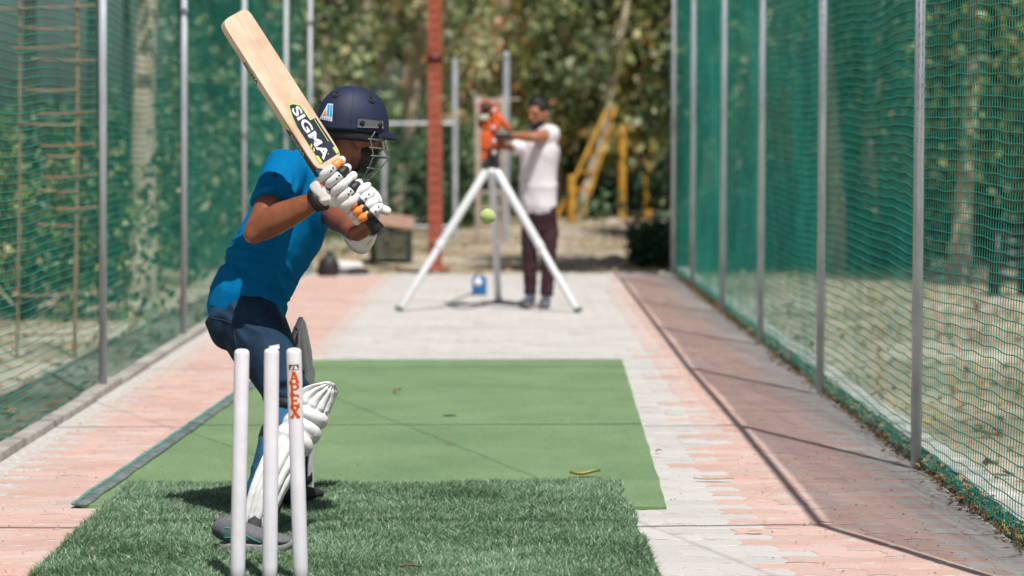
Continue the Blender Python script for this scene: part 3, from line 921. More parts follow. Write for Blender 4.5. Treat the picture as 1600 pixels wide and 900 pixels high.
for k_, (pxx, YY, lb) in enumerate(((1150, 36, "dark dense tree behind the far end of the right-hand net"), (1290, 36, "dark dense tree between the second and third right-hand posts in view"), (1420, 36, "dark dense tree behind the thick grey post"), (1560, 36, "dark dense tree behind the nearest right-hand panel"), (1700, 36, "dark dense tree outside the right edge of the view"))):
    x_ = P(pxx, 300, YY).x
    tree("tree", (x_, YY, 0), 5.5, .12, (.1, 0), (x_ - .9, x_ + .9, YY - .8, YY + .8, .1, 5.2), lb, "tree", GR, leaf='leafdark', size=.2, tones=(.15, .15), nodes=75, per=70, sigma=.28)  # very low leaf tones stand in for the shade behind the net
GBR = "bushes beyond the right-hand net"
for pxx, Y, hh, lab, lf, tn in ((1170, 30, .62, "low dark shrub row behind the far right-hand posts", 'leafdark', .3), (1290, 27, .62, "low dark shrub behind the second right-hand post in view", 'leafdark', .3),
                            (1400, 30, 1.1, "green shrub behind the net left of the thick grey post", 'leaf', .4), (1560, 29, 1.2, "green shrub behind the nearest right-hand panel of net", 'leaf', .4),
                            (1240, 38, 1.5, "far green shrub seen between the middle right-hand posts", 'leafdark', .5), (1110, 40, 1.6, "far green shrub behind the last right-hand posts", 'leafdark', .5)):
    bush("bush", (P(pxx, 300, Y).x, Y), 1.3, 0.8, hh, lab, grp=GBR, n=50, per=60, leaf=lf, size=0.12, tones=(tn, .2))

# litter of dry leaves along the right-hand net and over the yard
def litter():
    n1 = 5200
    x = 1.745 + rng.normal(0, 0.035, n1); y = rng.uniform(6, 24, n1) ; z = rng.uniform(0.0, 0.035, n1)
    n2 = 5000
    x2 = rng.uniform(1.95, 7, n2); y2 = rng.uniform(7, 32, n2); z2 = np.full(n2, -0.055) + rng.uniform(0, .015, n2)
    n3 = 5000
    x3 = rng.uniform(-7, 4, n3); y3 = rng.uniform(24.5, 42, n3); z3 = np.full(n3, -0.055) + rng.uniform(0, .02, n3)
    n4 = 3500
    x4 = rng.uniform(-7, -2.3, n4); y4 = rng.uniform(11, 26, n4); z4 = np.full(n4, -0.055) + rng.uniform(0, .02, n4)
    pos = np.stack([np.concatenate([x, x2, x3, x4]), np.concatenate([y, y2, y3, y4]), np.concatenate([z, z2, z3, z4])], 1)
    n = len(pos)
    d = rng.normal(0, 1, (n, 3)); d[:, 2] *= 0.35; d /= np.linalg.norm(d, axis=1)[:, None]
    q = np.cross(d, np.array([0, 0, 1.0])) + rng.normal(0, .25, (n, 3)); q /= np.linalg.norm(q, axis=1)[:, None]
    size = np.concatenate([np.full(n1, 0.028), np.full(n2 + n3 + n4, 0.07)])[:, None] * rng.uniform(.6, 1.5, n)[:, None]
    V = np.stack([pos, pos + d * size * .5 + q * size * .25, pos + d * size, pos + d * size * .5 - q * size * .25 + np.array([0, 0, .004])], 1)
    V[:, :, 2] = np.maximum(V[:, :, 2], -0.058)
    me = np_mesh("leaf_litter", V.reshape(-1, 3), np.arange(n)[:, None] * 4 + np.arange(4)[None], "tone", np.repeat(rng.uniform(0, 1, n), 4))
    o = link_mesh("leaf_litter", me, None, False, M['dryleaf'])
    tag(o, "dry brown leaf litter strewn under the nets and over the yard", "leaf litter", kind="stuff")
litter()
def dry_grass():
    n = 16000
    xx = np.concatenate([rng.uniform(-6, 5, n // 2), rng.uniform(2.0, 8, n // 4), rng.uniform(-7, -2.4, n // 4)])
    yy = np.concatenate([rng.uniform(24.6, 45, n // 2), rng.uniform(9, 34, n // 4), rng.uniform(14, 34, n // 4)])
    cl = fnoise(xx * 1.3, yy * .9, 77)
    k = cl > 0.15
    xx, yy = xx[k], yy[k]; n = len(xx)
    h = rng.uniform(.03, .13, n); a = rng.uniform(0, 6.28, n); w = .006
    V = np.stack([np.stack([xx - w * np.cos(a), yy - w * np.sin(a), xx * 0 - .06], 1), np.stack([xx + w * np.cos(a), yy + w * np.sin(a), xx * 0 - .06], 1),
                  np.stack([xx + rng.normal(0, .04, n), yy + rng.normal(0, .04, n), h - .06], 1)], 1)
    me = np_mesh("dry_grass", V.reshape(-1, 3), np.arange(n)[:, None] * 3 + np.arange(3)[None], "tone", np.repeat(rng.uniform(0, 1, n), 3))
    o = link_mesh("dry_grass", me, None, False, ramp_mat("dry_grass", "tone", [(0, (.10, .14, .03)), (.5, (.28, .26, .08)), (1, (.45, .38, .18))], .8, .2))
    tag(o, "patches of short dry grass on the earth around the lane", "grass", kind="stuff")
dry_grass()

# ------------------------------------------------------------------ surface helpers
def bvh_of(objs):
    vs = []; fs = []
    for o in (objs if isinstance(objs, (list, tuple)) else [objs]):
        off = len(vs)
        w = parent_world(o)
        vs += [v.co + w for v in o.data.vertices]
        fs += [tuple(i + off for i in p.vertices) for p in o.data.polygons]
    return BVHTree.FromPolygons(vs, fs)

def hit(bv, px, py, off=0.001):
    d = ray(px, py)
    loc, nr, i, dist = bv.ray_cast(CAM, d)
    if loc is None:
        return None, None
    if nr.dot(d) > 0: nr = -nr
    return loc + nr * off, nr

def patch(b, bv, corners, off=0.001, thick=0.0, n=8, mi=0):
    """four corners pressed onto a surface as a little sheet (optionally with thickness)"""
    a, c1_, c2_, d_ = [Vector((p[0], p[1], 0)) for p in corners]
    grid = {}
    for j in range(n + 1):
        for i in range(n + 1):
            u, v = i / n, j / n
            q = (a * (1 - u) + c1_ * u) * (1 - v) + (d_ * (1 - u) + c2_ * u) * v
            grid[i, j] = hit(bv, q.x, q.y, off)
    if any(g_[0] is None for g_ in grid.values()): return False
    vs = []
    for j in range(n + 1):
        for i in range(n + 1): vs.append(grid[i, j][0] + grid[i, j][1] * thick)
    fs = [(j * (n + 1) + i, j * (n + 1) + i + 1, (j + 1) * (n + 1) + i + 1, (j + 1) * (n + 1) + i) for j in range(n) for i in range(n)]
    if thick > 0:
        m_ = len(vs)
        for j in range(n + 1):
            for i in range(n + 1): vs.append(grid[i, j][0] - grid[i, j][1] * off)
        edge = [i for i in range(n + 1)] + [j * (n + 1) + n for j in range(1, n + 1)] + [n * (n + 1) + i for i in range(n - 1, -1, -1)] + [j * (n + 1) for j in range(n - 1, 0, -1)]
        fs += [(edge[k], edge[(k + 1) % len(edge)], m_ + edge[(k + 1) % len(edge)], m_ + edge[k]) for k in range(len(edge))]
    b.add(vs, fs, mi)
    return True

def line_on(b, bv, pts, r, off=0.0005, mi=0, n=5, sub=4):
    out = []
    for k in range(len(pts) - 1):
        for q in range(sub):
            t = q / sub
            h, nr = hit(bv, pts[k][0] * (1 - t) + pts[k + 1][0] * t, pts[k][1] * (1 - t) + pts[k + 1][1] * t, off)
            if h is not None: out.append(h)
    h, nr = hit(bv, pts[-1][0], pts[-1][1], off)
    if h is not None: out.append(h)
    if len(out) > 1: b.tube(out, r, n, ref=(0.2, 1, 0.1), mi=mi)

_txt_cache = {}
def text_poly(txt, bold=0.0):
    """built-in font text as (verts2d, faces), normalised so that cap height = 1"""
    if (txt, bold) in _txt_cache: return _txt_cache[txt, bold]
    c = bpy.data.curves.new("t", 'FONT'); c.body = txt; c.size = 1.0; c.offset = bold; c.resolution_u = 4
    o = bpy.data.objects.new("t", c); col.objects.link(o)
    dg = bpy.context.evaluated_depsgraph_get()
    me = bpy.data.meshes.new_from_object(o.evaluated_get(dg))
    vs = [(v.co.x, v.co.y) for v in me.vertices]; fs = [tuple(p.vertices) for p in me.polygons]
    bpy.data.objects.remove(o); bpy.data.curves.remove(c); bpy.data.meshes.remove(me)
    x0 = min(v[0] for v in vs); x1 = max(v[0] for v in vs); y0 = min(v[1] for v in vs); y1 = max(v[1] for v in vs)
    vs = [((x - x0) / (y1 - y0), (y - y0) / (y1 - y0)) for x, y in vs]
    _txt_cache[txt, bold] = (vs, fs, (x1 - x0) / (y1 - y0))
    return _txt_cache[txt, bold]

def put_text(b, txt, origin, ux, uy, h, width=None, bold=0.0, mi=0, fn=None):
    vs, fs, w = text_poly(txt, bold)
    k = (width / (w * h)) if width else 1.0
    if fn:
        V = [fn(x * h * k, y * h) for x, y in vs]
    else:
        V = [Vector(origin) + Vector(ux) * (x * h * k) + Vector(uy) * (y * h) for x, y in vs]
    b.add(V, fs, mi)

# ------------------------------------------------------------------ stumps
SY = 7.2
def stump(pt, pb, lab, sticker=False):
    top = P(pt[0], pt[1], SY); low = P(pb[0], pb[1], SY)
    d = (low - top).normalized()
    foot = top + d * (top.z / -d.z)
    root = empty("cricket_stump", (foot.x, foot.y, 0))
    tag(root, lab, "stump", "white stumps of the wicket")
    b = MB()
    r = 0.0228
    ax = (top - foot)
    L = ax.length
    pts = [foot - ax.normalized() * 0.02] + [foot + ax * t for t in (0.1, 0.3, 0.5, 0.7, 0.9)]
    rad = [r] * 6
    for q, rr in ((0.0150, r), (0.0105, r * 0.985), (0.006, r * .90), (0.003, r * .76), (0.0012, r * .58), (0.0, r * .3)):
        pts.append(top - ax.normalized() * q); rad.append(rr)
    b.tube(pts, rad, 32, ref=(1, 0, 0), cap='flat')
    o = b.build("shaft", M['whitepaint'], root)
    if sticker:
        # a paper sticker bent round the shaft: logo on top, red-orange letters running down
        axn = ax.normalized()
        side = Vector((1, 0, 0)); side = (side - axn * side.dot(axn)).normalized()
        front = axn.cross(side); front = front if front.y < 0 else -front
        s = FPX / SY
        def W(u, z, off):       # u metres right of the shaft's middle, z metres below the top
            a = u / r
            c = top - axn * z
            return c + side * (math.sin(a) * (r + off)) + front * (math.cos(a) * (r + off))
        def sheet(bb, poly, off, mi=0):
            # quads (or triangles) cut fine enough to follow the curve
            q = list(poly) if len(poly) == 4 else [poly[0], poly[1], poly[1], poly[2]]
            m_ = 8; vs = []
            for i in range(m_ + 1):
                for j in range(m_ + 1):
                    a_, b_ = i / m_, j / m_
                    u = (q[0][0] * (1 - a_) + q[1][0] * a_) * (1 - b_) + (q[3][0] * (1 - a_) + q[2][0] * a_) * b_
                    z = (q[0][1] * (1 - a_) + q[1][1] * a_) * (1 - b_) + (q[3][1] * (1 - a_) + q[2][1] * a_) * b_
                    vs.append(W(u, z, off))
            bb.add(vs, [(i * (m_ + 1) + j, (i + 1) * (m_ + 1) + j, (i + 1) * (m_ + 1) + j + 1, i * (m_ + 1) + j + 1) for i in range(m_) for j in range(m_)], mi)
        def rect(bb, u0, u1, z0, z1, off, mi=0, n=8, skew=0.0):
            vs = []; fs = []
            for i in range(n + 1):
                u = u0 + (u1 - u0) * i / n
                vs += [W(u, z0, off), W(u + skew, z1, off)]
            for i in range(n): fs.append((2 * i, 2 * i + 1, 2 * i + 3, 2 * i + 2))
            bb.add(vs, fs, mi)
        z0, z1 = 25 / s, 105 / s
        hw = 0.0215
        bs = MB(); rect(bs, -hw, hw, z0 - .004, z1 + .004, 0.0005, 0, 14)
        st = bs.build("sticker", mat("pale_sticker", (0.66, 0.62, 0.60), 0.4), root)
        bl = MB()
        # logo: dark panel with a white peak and red tip
        lz = z0 + 0.001
        rect(bl, -.0155, .0155, lz, lz + .016, .0008, 0, 10)
        sheet(bl, [(-.012, lz + .014), (-.003, lz + .003), (.000, lz + .003), (-.005, lz + .014)], .0012, 1)
        sheet(bl, [(.002, lz + .014), (.003, lz + .003), (.007, lz + .003), (.013, lz + .014)], .0012, 1)
        sheet(bl, [(-.004, lz + .014), (-.001, lz + .008), (.003, lz + .014)], .0012, 2)
        # slab-serif letters
        lh = 0.0300; lw = 0.0150; st_ = 0.0066
        def seg(p, q, w, mi, off):
            d_ = Vector((q[0] - p[0], q[1] - p[1])); d_.normalize(); n_ = Vector((-d_.y, d_.x)) * w / 2
            sheet(bl, [(p[0] + n_.x, p[1] + n_.y), (q[0] + n_.x, q[1] + n_.y), (q[0] - n_.x, q[1] - n_.y), (p[0] - n_.x, p[1] - n_.y)], off, mi)
        def letter(ch, zt):
            zb = zt + lh
            L_, R_ = -lw, lw
            segs = []
            if ch == 'A':
                segs = [((-.010, zb), (-.001, zt), st_ * .7), ((.010, zb), (.001, zt), st_), ((-.007, zt + lh * .64), (.007, zt + lh * .64), .0032),
                        ((-.0155, zb), (-.005, zb), .0045), ((.0045, zb), (.0155, zb), .0045), ((-.006, zt), (.003, zt), .004)]
            if ch == 'P':
                segs = [((-.007, zt), (-.007, zb), st_), ((-.013, zb), (.000, zb), .0045), ((-.013, zt), (.005, zt), .0045), ((.005, zt), (.0105, zt + lh * .14), .0045),
                        ((.0105, zt + lh * .12), (.0105, zt + lh * .42), st_), ((.0105, zt + lh * .40), (.005, zt + lh * .54), .0045), ((-.007, zt + lh * .54), (.006, zt + lh * .54), .0042)]
            if ch == 'E':
                segs = [((-.007, zt), (-.007, zb), st_), ((-.013, zt), (.012, zt), .0045), ((-.013, zb), (.012, zb), .0045), ((-.007, zt + lh * .5), (.005, zt + lh * .5), .004),
                        ((.011, zt), (.011, zt + lh * .22), .0035), ((.0115, zb), (.0115, zb - lh * .24), .0035), ((.005, zt + lh * .38), (.005, zt + lh * .62), .003)]
            if ch == 'X':
                segs = [((-.009, zt), (.009, zb), st_ * 1.15), ((.009, zt), (-.009, zb), st_ * .75), ((-.0145, zt), (-.004, zt), .0042), ((.004, zt), (.0145, zt), .0042),
                        ((-.0145, zb), (-.004, zb), .0042), ((.004, zb), (.0145, zb), .0042)]
            for p, q, w in segs: seg(p, q, w + .0030, 3, .0008)
            for k_, (p, q, w) in enumerate(segs): seg(p, q, w, 2, .0013 + .00008 * k_)
        for i, ch in enumerate("APEX"):
            letter(ch, lz + 0.0225 + i * (lh + 0.0050))
        bl.build("lettering", [mat("logo_dark", (0.05, 0.045, 0.05), .5), mat("logo_white", (0.7, 0.68, 0.66), .5),
                               mat("letter_red", (0.55, 0.05, 0.015), .45), mat("letter_amber", (0.75, 0.30, 0.03), .45)], st, smooth=False)
    return root
stump((378, 545), (371, 900), "plain white cricket stump, leftmost of the three")
stump((424.5, 544), (421.5, 900), "plain white cricket stump in the middle of the wicket")
stump((459, 543.5), (470, 900), "white cricket stump with a red and orange lettered sticker", True)

# ------------------------------------------------------------------ batsman
M['skin'] = mat("skin", (0.225, 0.074, 0.032), 0.36, 0.16, 22, 0.5, 240, spec=0.6, dist=0.001)
pbsdf(M['skin']).inputs["Subsurface Weight"].default_value = 0.12
pbsdf(M['skin']).inputs["Subsurface Radius"].default_value = (0.02, 0.007, 0.003)
M['blackhair'] = mat("black_hair", (0.010, 0.008, 0.008), 0.55, 0.3, 60, 0.9, 260, stretch=(1, 1, .3))
M['shirt'] = mat("blue_cotton", (0.0, 0.135, 0.33), 0.85, 0.08, 5, 0.5, 600, sheen=0.0, spec=0.08, dist=0.0008)
M['jeans'] = mat("dark_denim", (0.006, 0.019, 0.045), 0.8, 0.35, 5, 0.5, 500, rgb2=(0.018, 0.060, 0.115), spec=0.2, dist=0.0008)
M['jeanslight'] = mat("washed_denim", (0.025, 0.10, 0.19), 0.8, 0.3, 9, 0.5, 500, spec=0.2, dist=0.0008)
M['padwhite'] = mat("white_pad_leather", (0.72, 0.72, 0.72), 0.42, 0.10, 16, 0.3, 90, dist=0.001)
M['padgrey'] = mat("grey_pad_lining", (0.60, 0.60, 0.62), 0.6, 0.15, 30)
M['navy'] = mat("navy_helmet_cloth", (0.013, 0.019, 0.052), 0.62, 0.2, 7, 0.3, 900, spec=0.35, dist=0.0005)
M['steel'] = mat("grille_steel", (0.26, 0.29, 0.28), 0.38, metal=0.6)
M['accent_orange'] = mat("glove_orange", (0.80, 0.26, 0.06), 0.5)

person = empty("person", (P(400, 855, 8.0).x, 8.2, 0))
tag(person, "batsman in blue shirt, jeans, helmet, white pads and gloves, crouched with his bat raised", "person")

def J(x, y, Y): return P(x, y, Y)
shR, elR, wrR = J(442, 268, 8.36), J(404, 357, 8.13), J(506, 307, 8.05)
shL, elL, wrL = J(514, 268, 8.70), J(521, 334, 8.42), J(558, 364, 8.17)
neck0, headc = J(508, 252, 8.55), J(553, 219, 8.58)
hipR, kneeR, ankR = J(385, 492, 8.40), J(458, 635, 8.13), J(402, 806, 7.99)
hipL, kneeL, ankL = J(395, 495, 8.64), J(452, 612, 8.93), J(463, 765, 9.12)

Fh = Vector((0.90, 0.42, -0.08)).normalized()       # the way the head faces
Uh = Vector((0.06, 0.04, 1.0)); Uh = (Uh - Fh * Uh.dot(Fh)).normalized()
Lh = Uh.cross(Fh)
HC = J(550, 197, 8.58)
def HL(x, y, z): return HC + Fh * x + Lh * y + Uh * z
Hrot = Matrix((Fh, Lh, Uh)).transposed()

# body: one continuous skin surface
b = MB()
b.ball(HL(0.005, 0, -0.02), (0.095, 0.076, 0.105), rot=Hrot)
b.ball(HL(0.030, 0, -0.085), (0.072, 0.062, 0.070), rot=Hrot)
b.ball(HL(0.062, 0, -0.130), (0.030, 0.032, 0.026), rot=Hrot)
b.tube([HL(0.098, 0, -0.035), HL(0.114, 0, -0.070), HL(0.112, 0, -0.078)], [(0.008, 0.009), (0.015, 0.012), (0.012, 0.010)], 10, ref=Lh)
b.ball(HL(0.094, 0, -0.102), (0.010, 0.024, 0.007), rot=Hrot)
b.ball(HL(0.092, 0.03, -0.022), (0.010, 0.022, 0.008), rot=Hrot)
b.ball(HL(0.092, -0.03, -0.022), (0.010, 0.022, 0.008), rot=Hrot)
for sg in (-1, 1): b.ball(HL(-0.002, 0.078 * sg, -0.05), (0.020, 0.009, 0.032), rot=Hrot)
b.tube([J(492, 270, 8.55), neck0, J(528, 236, 8.56), HL(-0.01, 0, -0.06)], [(0.10, 0.075), (0.072, 0.068), (0.060, 0.062), (0.060, 0.062)], 16, ref=(0, 1, 0), sub=3)
b.tube([J(388, 480, 8.5), J(408, 420, 8.5), J(440, 365, 8.5), J(466, 310, 8.52), J(492, 268, 8.54)], [(0.13, 0.095), (0.13, 0.10), (0.14, 0.10), (0.15, 0.10), (0.13, 0.075)], 20, sub=3)
b.tube([shR, shR.lerp(elR, .35), shR.lerp(elR, .75), elR], [0.062, 0.054, 0.047, 0.046], 16, sub=3)
b.tube([elR, elR.lerp(wrR, .2), elR.lerp(wrR, .45), elR.lerp(wrR, .8), wrR], [(.047, .047), (.053, .052), (.048, .048), (.034, .035), (.029, .032)], 16, sub=3)
b.ball(elR + Vector((-0.014, -0.01, -0.016)), 0.036)
b.tube([shL, shL.lerp(elL, .5), elL], [0.050, 0.044, 0.043], 14, sub=3)
b.tube([elL, elL.lerp(wrL, .3), elL.lerp(wrL, .7), wrL, J(572, 350, 8.14)], [.045, .048, .040, .033, .032], 14, sub=3)
for h_, k_, a_ in ((hipR, kneeR, ankR), (hipL, kneeL, ankL)):
    b.tube([h_, h_.lerp(k_, .5), k_, k_.lerp(a_, .35), a_], [.085, .072, .052, .050, .036], 14, sub=3)
body = b.build("body", M['skin'], person, remesh=0.0070, smooth_it=5)
displace(body, lambda c, n: 0.0035 * noise.noise(c * 11) + 0.0012 * noise.noise(c * 45))

# face details
M['eye'] = mat("eye_white", (0.6, 0.58, 0.55), .3)
for sg in (-1, 1):
    eb = MB(); eb.ball(HL(0.094, 0.030 * sg, -0.038), (0.009, 0.013, 0.009), rot=Hrot); eb.build("eye", M['eye'], body)
    ib = MB(); ib.ball(HL(0.101, 0.030 * sg, -0.038), (0.004, 0.006, 0.006), rot=Hrot); ib.build("pupil", M['black'], body)
# beard and hair
b = MB()
b.ball(HL(0.030, 0, -0.100), (0.078, 0.068, 0.066), rot=Hrot)
b.ball(HL(0.062, 0, -0.140), (0.034, 0.036, 0.028), rot=Hrot)
beard = b.build("beard", M['blackhair'], body, remesh=0.006, smooth_it=3)
me = beard.data
bm = bmesh.new(); bm.from_mesh(me)
w_ = parent_world(beard)
kill = []
for v in bm.verts:
    p = v.co - HC
    x, y, z = p.dot(Fh), p.dot(Lh), p.dot(Uh)
    if z > -0.075 and x < 0.085 + 0.0 and not (x < 0.045 and z < -0.02): kill.append(v)
    elif x > 0.075 and z > -0.112 and not z < -0.118 and abs(y) < 0.03 and z < -0.088: kill.append(v)
    elif x < 0.016: kill.append(v)
bmesh.ops.delete(bm, geom=kill, context='VERTS'); bm.to_mesh(me); bm.free()
displace(beard, lambda c, n: 0.0025 * noise.noise(c * 140))
b = MB(); b.ball(HL(-0.012, 0, -0.006), (0.100, 0.082, 0.100), rot=Hrot)
hair = b.build("hair", M['blackhair'], body)
bm = bmesh.new(); bm.from_mesh(hair.data)
kill = [v for v in bm.verts if (v.co - HC).dot(Fh) > 0.07 or ((v.co - HC).dot(Uh) < -0.052 + 0.0 or ((v.co - HC).dot(Fh) > 0.01 and (v.co - HC).dot(Uh) < -0.03))]
bmesh.ops.delete(bm, geom=kill, context='VERTS'); bm.to_mesh(hair.data); bm.free()

# helmet
b = MB()
A_, B_, H_ = 0.132, 0.112, 0.143
nth, nph = 64, 22
vs = []; fs = []
zc = -0.022
for layer, k in ((0, 1.0), (1, 0.93)):
    for j in range(nph + 1):
        ph = math.pi / 2 - (math.pi / 2 + math.asin(-zc / H_)) * j / nph
        for i in range(nth):
            th = 2 * math.pi * i / nth
            ex = 0.92
            cx = math.copysign(abs(math.cos(th)) ** ex, math.cos(th)); sy = math.copysign(abs(math.sin(th)) ** ex, math.sin(th))
            x = A_ * cx * math.cos(ph) ** 0.9; y = B_ * sy * math.cos(ph) ** 0.9; z = H_ * math.sin(ph)
            rim = 0.0025 if (layer == 0 and j >= nph - 1) else 0
            vs.append(HL(x * k * (1 + rim / .12), y * k * (1 + rim / .12), z * (k if j < nph else 1)))
for layer in (0, 1):
    o_ = layer * (nph + 1) * nth
    for j in range(nph):
        for i in range(nth):
            i2 = (i + 1) % nth
            q = (o_ + j * nth + i, o_ + (j + 1) * nth + i, o_ + (j + 1) * nth + i2, o_ + j * nth + i2)
            fs.append(q if layer == 0 else q[::-1])
for i in range(nth):
    i2 = (i + 1) % nth
    fs.append((nph * nth + i, (nph + 1) * nth + nph * nth + i, (nph + 1) * nth + nph * nth + i2, nph * nth + i2))
b.add(vs, fs)
helmet = b.build("helmet", M['navy'], person)
hb = bvh_of(helmet)
# peak
b = MB(); n = 24; vs = []
for i in range(n + 1):
    th = R(-62 + 124 * i / n)
    c = math.cos(th * 1.45)
    ext = 0.046 * max(0, c) ** 0.8
    for lay in (0, 1):
        dz = -0.003 * lay
        x, y = A_ * math.cos(th), B_ * math.sin(th)
        vs.append(HL(x * .985, y * .985, -0.008 + dz)); vs.append(HL(x + ext * .5, y * 1.02, -0.018 + dz)); vs.append(HL(x + ext, y * (1.03), -0.034 + dz))
fs = []
for i in range(n):
    a = i * 6; c_ = (i + 1) * 6
    fs += [(a, a + 1, c_ + 1, c_), (a + 1, a + 2, c_ + 2, c_ + 1), (a + 3, c_ + 3, c_ + 4, a + 4), (a + 4, c_ + 4, c_ + 5, a + 5), (a + 2, a + 5, c_ + 5, c_ + 2)]
b.add(vs, fs)
b.build("peak", M['navy'], helmet)
# padding under the rim
b = MB()
b.tube([HL(A_ * .86 * math.cos(t), B_ * .86 * math.sin(t), -0.034) for t in [R(60 + 240 * i / 30) for i in range(31)]], [(0.012, 0.022)] * 31, 10, ref=Uh.cross(Fh))
b.build("padding", M['black'], helmet)
# grille
b = MB()
arcs = [(-0.045, .118, .106, .02), (-0.074, .128, .102, .03), (-0.102, .146, .096, .04), (-0.146, .112, .078, .035), (-0.186, .074, .045, .03)]
def arcp(k, th):
    z, A1, B1, x0 = arcs[k]
    return HL(x0 + (A1 - x0) * math.cos(th), B1 * math.sin(th), z)
for k in range(5):
    b.tube([arcp(k, R(-88 + 176 * i / 20)) for i in range(21)], 0.0026, 6, ref=Uh)
for th in (-84, -30, 30, 84):
    pts = [HL(.045 if abs(th) > 60 else .122, .108 * (1 if th > 0 else -1) * (1 if abs(th) > 60 else .55), -0.02)] + [arcp(k, R(th)) for k in range(5)]
    b.tube(pts, 0.0026, 6, ref=Lh)
b.tube([HL(.105, -.075, -0.02), arcp(0, R(-50)), arcp(1, R(-48)), arcp(2, R(-40))], 0.0026, 6, ref=Lh)
b.tube([HL(.105, .075, -0.02), arcp(0, R(50)), arcp(1, R(48)), arcp(2, R(40))], 0.0026, 6, ref=Lh)
b.build("grille", M['steel'], helmet)
b = MB()
patch(b, hb, [(558, 184.5), (597, 189), (597, 201), (557, 199.5)], 0.002, 0.004, 8)
br = b.build("bracket", mat("bracket_grey", (0.10, 0.115, 0.12), .4), helmet)
for p in ((565, 192.5), (592, 195)):
    b = MB()
    h, nr = hit(hb, *p, 0.008)
    b.ball(h, (0.0055, 0.0055, 0.0055), 10, 8); b.torus(h, nr, 0.008, 0.002, 14, 6)
    b.build("bolt", M['black'], helmet)
for p in ((525.5, 148), (580, 156)):
    b = MB()
    h, nr = hit(hb, *p, 0.001)
    b.torus(h, nr, 0.0115, 0.0032, 22, 8); b.build("vent_ring", M['black'], helmet)
for sg in (1,):
    for x, z in ((-.055, .105), (.055, .105)):
        b = MB(); p = HL(x, .062, z)
        b.torus(p, (p - HC).normalized(), 0.0115, 0.003, 20, 8); b.build("vent_ring", M['black'], helmet)
for p in ((525.5, 148), (580, 156)):
    b = MB(); h, nr = hit(hb, *p, 0.0015)
    s1 = nr.orthogonal().normalized(); s2 = nr.cross(s1)
    b.add([h + s1 * .010 * math.cos(a) + s2 * .010 * math.sin(a) for a in [2 * math.pi * k / 16 for k in range(16)]], [tuple(range(16))])
    b.build("vent_hole", M['black'], helmet, smooth=False)
b = MB()
line_on(b, hb, [(554, 134.5), (552, 150), (549, 175), (547, 200)], 0.0010, 0.0003)
b.build("seam", M['navy'], helmet)
b = MB()
patch(b, hb, [(512.5, 161.8), (520.6, 162.6), (519.2, 190), (499.4, 186)], .0012, 0, 8, 0)
patch(b, hb, [(513, 163.6), (515.7, 163.8), (514.6, 181.8), (511.0, 180.6)], .0020, 0, 5, 1)
patch(b, hb, [(516.6, 163.9), (519.7, 164.2), (518.9, 182.8), (515.6, 182)], .0020, 0, 5, 1)
patch(b, hb, [(508.5, 173.5), (510.3, 173.8), (510, 181.5), (504.5, 180)], .0020, 0, 5, 2)
for k in range(5):
    x = 502.5 + k * 3.2
    patch(b, hb, [(x, 183.4 + .5 * k), (x + 1.7, 183.7 + .5 * k), (x + 1.5, 186.2 + .5 * k), (x - .2, 185.9 + .5 * k)], .0020, 0, 2, 3)
b.build("badge", [mat("badge_white", (0.62, 0.66, 0.70), .4), mat("badge_blue", (0.03, 0.33, 0.62), .4), M['accent_orange'], mat("badge_grey", (0.25, 0.3, 0.38), .4)], helmet, smooth=False)

# shirt
b = MB()
tor = [J(383, 474, 8.49), J(395, 448, 8.50), J(408, 415, 8.50), J(440, 364, 8.51), J(464, 312, 8.53), J(488, 272, 8.55), J(503, 254, 8.56)]
# radii: (across the shoulders = Y, chest to back)
b.tube(tor, [(0.186, 0.142), (0.182, 0.138), (0.176, 0.134), (0.186, 0.140), (0.204, 0.138), (0.186, 0.102), (0.100, 0.070)], 28, ref=(0, 1, 0), sub=4, cap='round')
b.ball(shR + Vector((0.01, 0.02, -0.005)), (0.088, 0.08, 0.088))
b.ball(shL + Vector((0.0, -0.01, -0.005)), (0.078, 0.08, 0.082))
se = shR.lerp(elR, 0.60)
b.tube([shR + Vector((0.01, 0.01, 0)), shR.lerp(elR, .3) + Vector((0.008, 0, 0)), se + Vector((0.012, 0, 0))], [0.086, 0.080, 0.074], 20, sub=3, cap='flat')
sl = shL.lerp(elL, 0.88)
b.tube([shL, sl], [0.080, 0.070], 16, cap='flat')
b.tube([J(500, 258, 8.55), J(516, 243, 8.56)], [(0.082, 0.074), (0.072, 0.066)], 18, cap='flat')
shirt = b.build("shirt", M['shirt'], person, remesh=0.0055, smooth_it=6)
tA, tB = tor[0], tor[-1]
tax = (tB - tA).normalized()
fx_ = Vector((0, 1, 0)); fc_ = tax.cross(fx_).normalized()
def ridge(x, y, z, p):
    n_ = noise.noise(Vector((x, y, z)))
    return (1.06 - math.sqrt(n_ * n_ + 0.004)) ** p
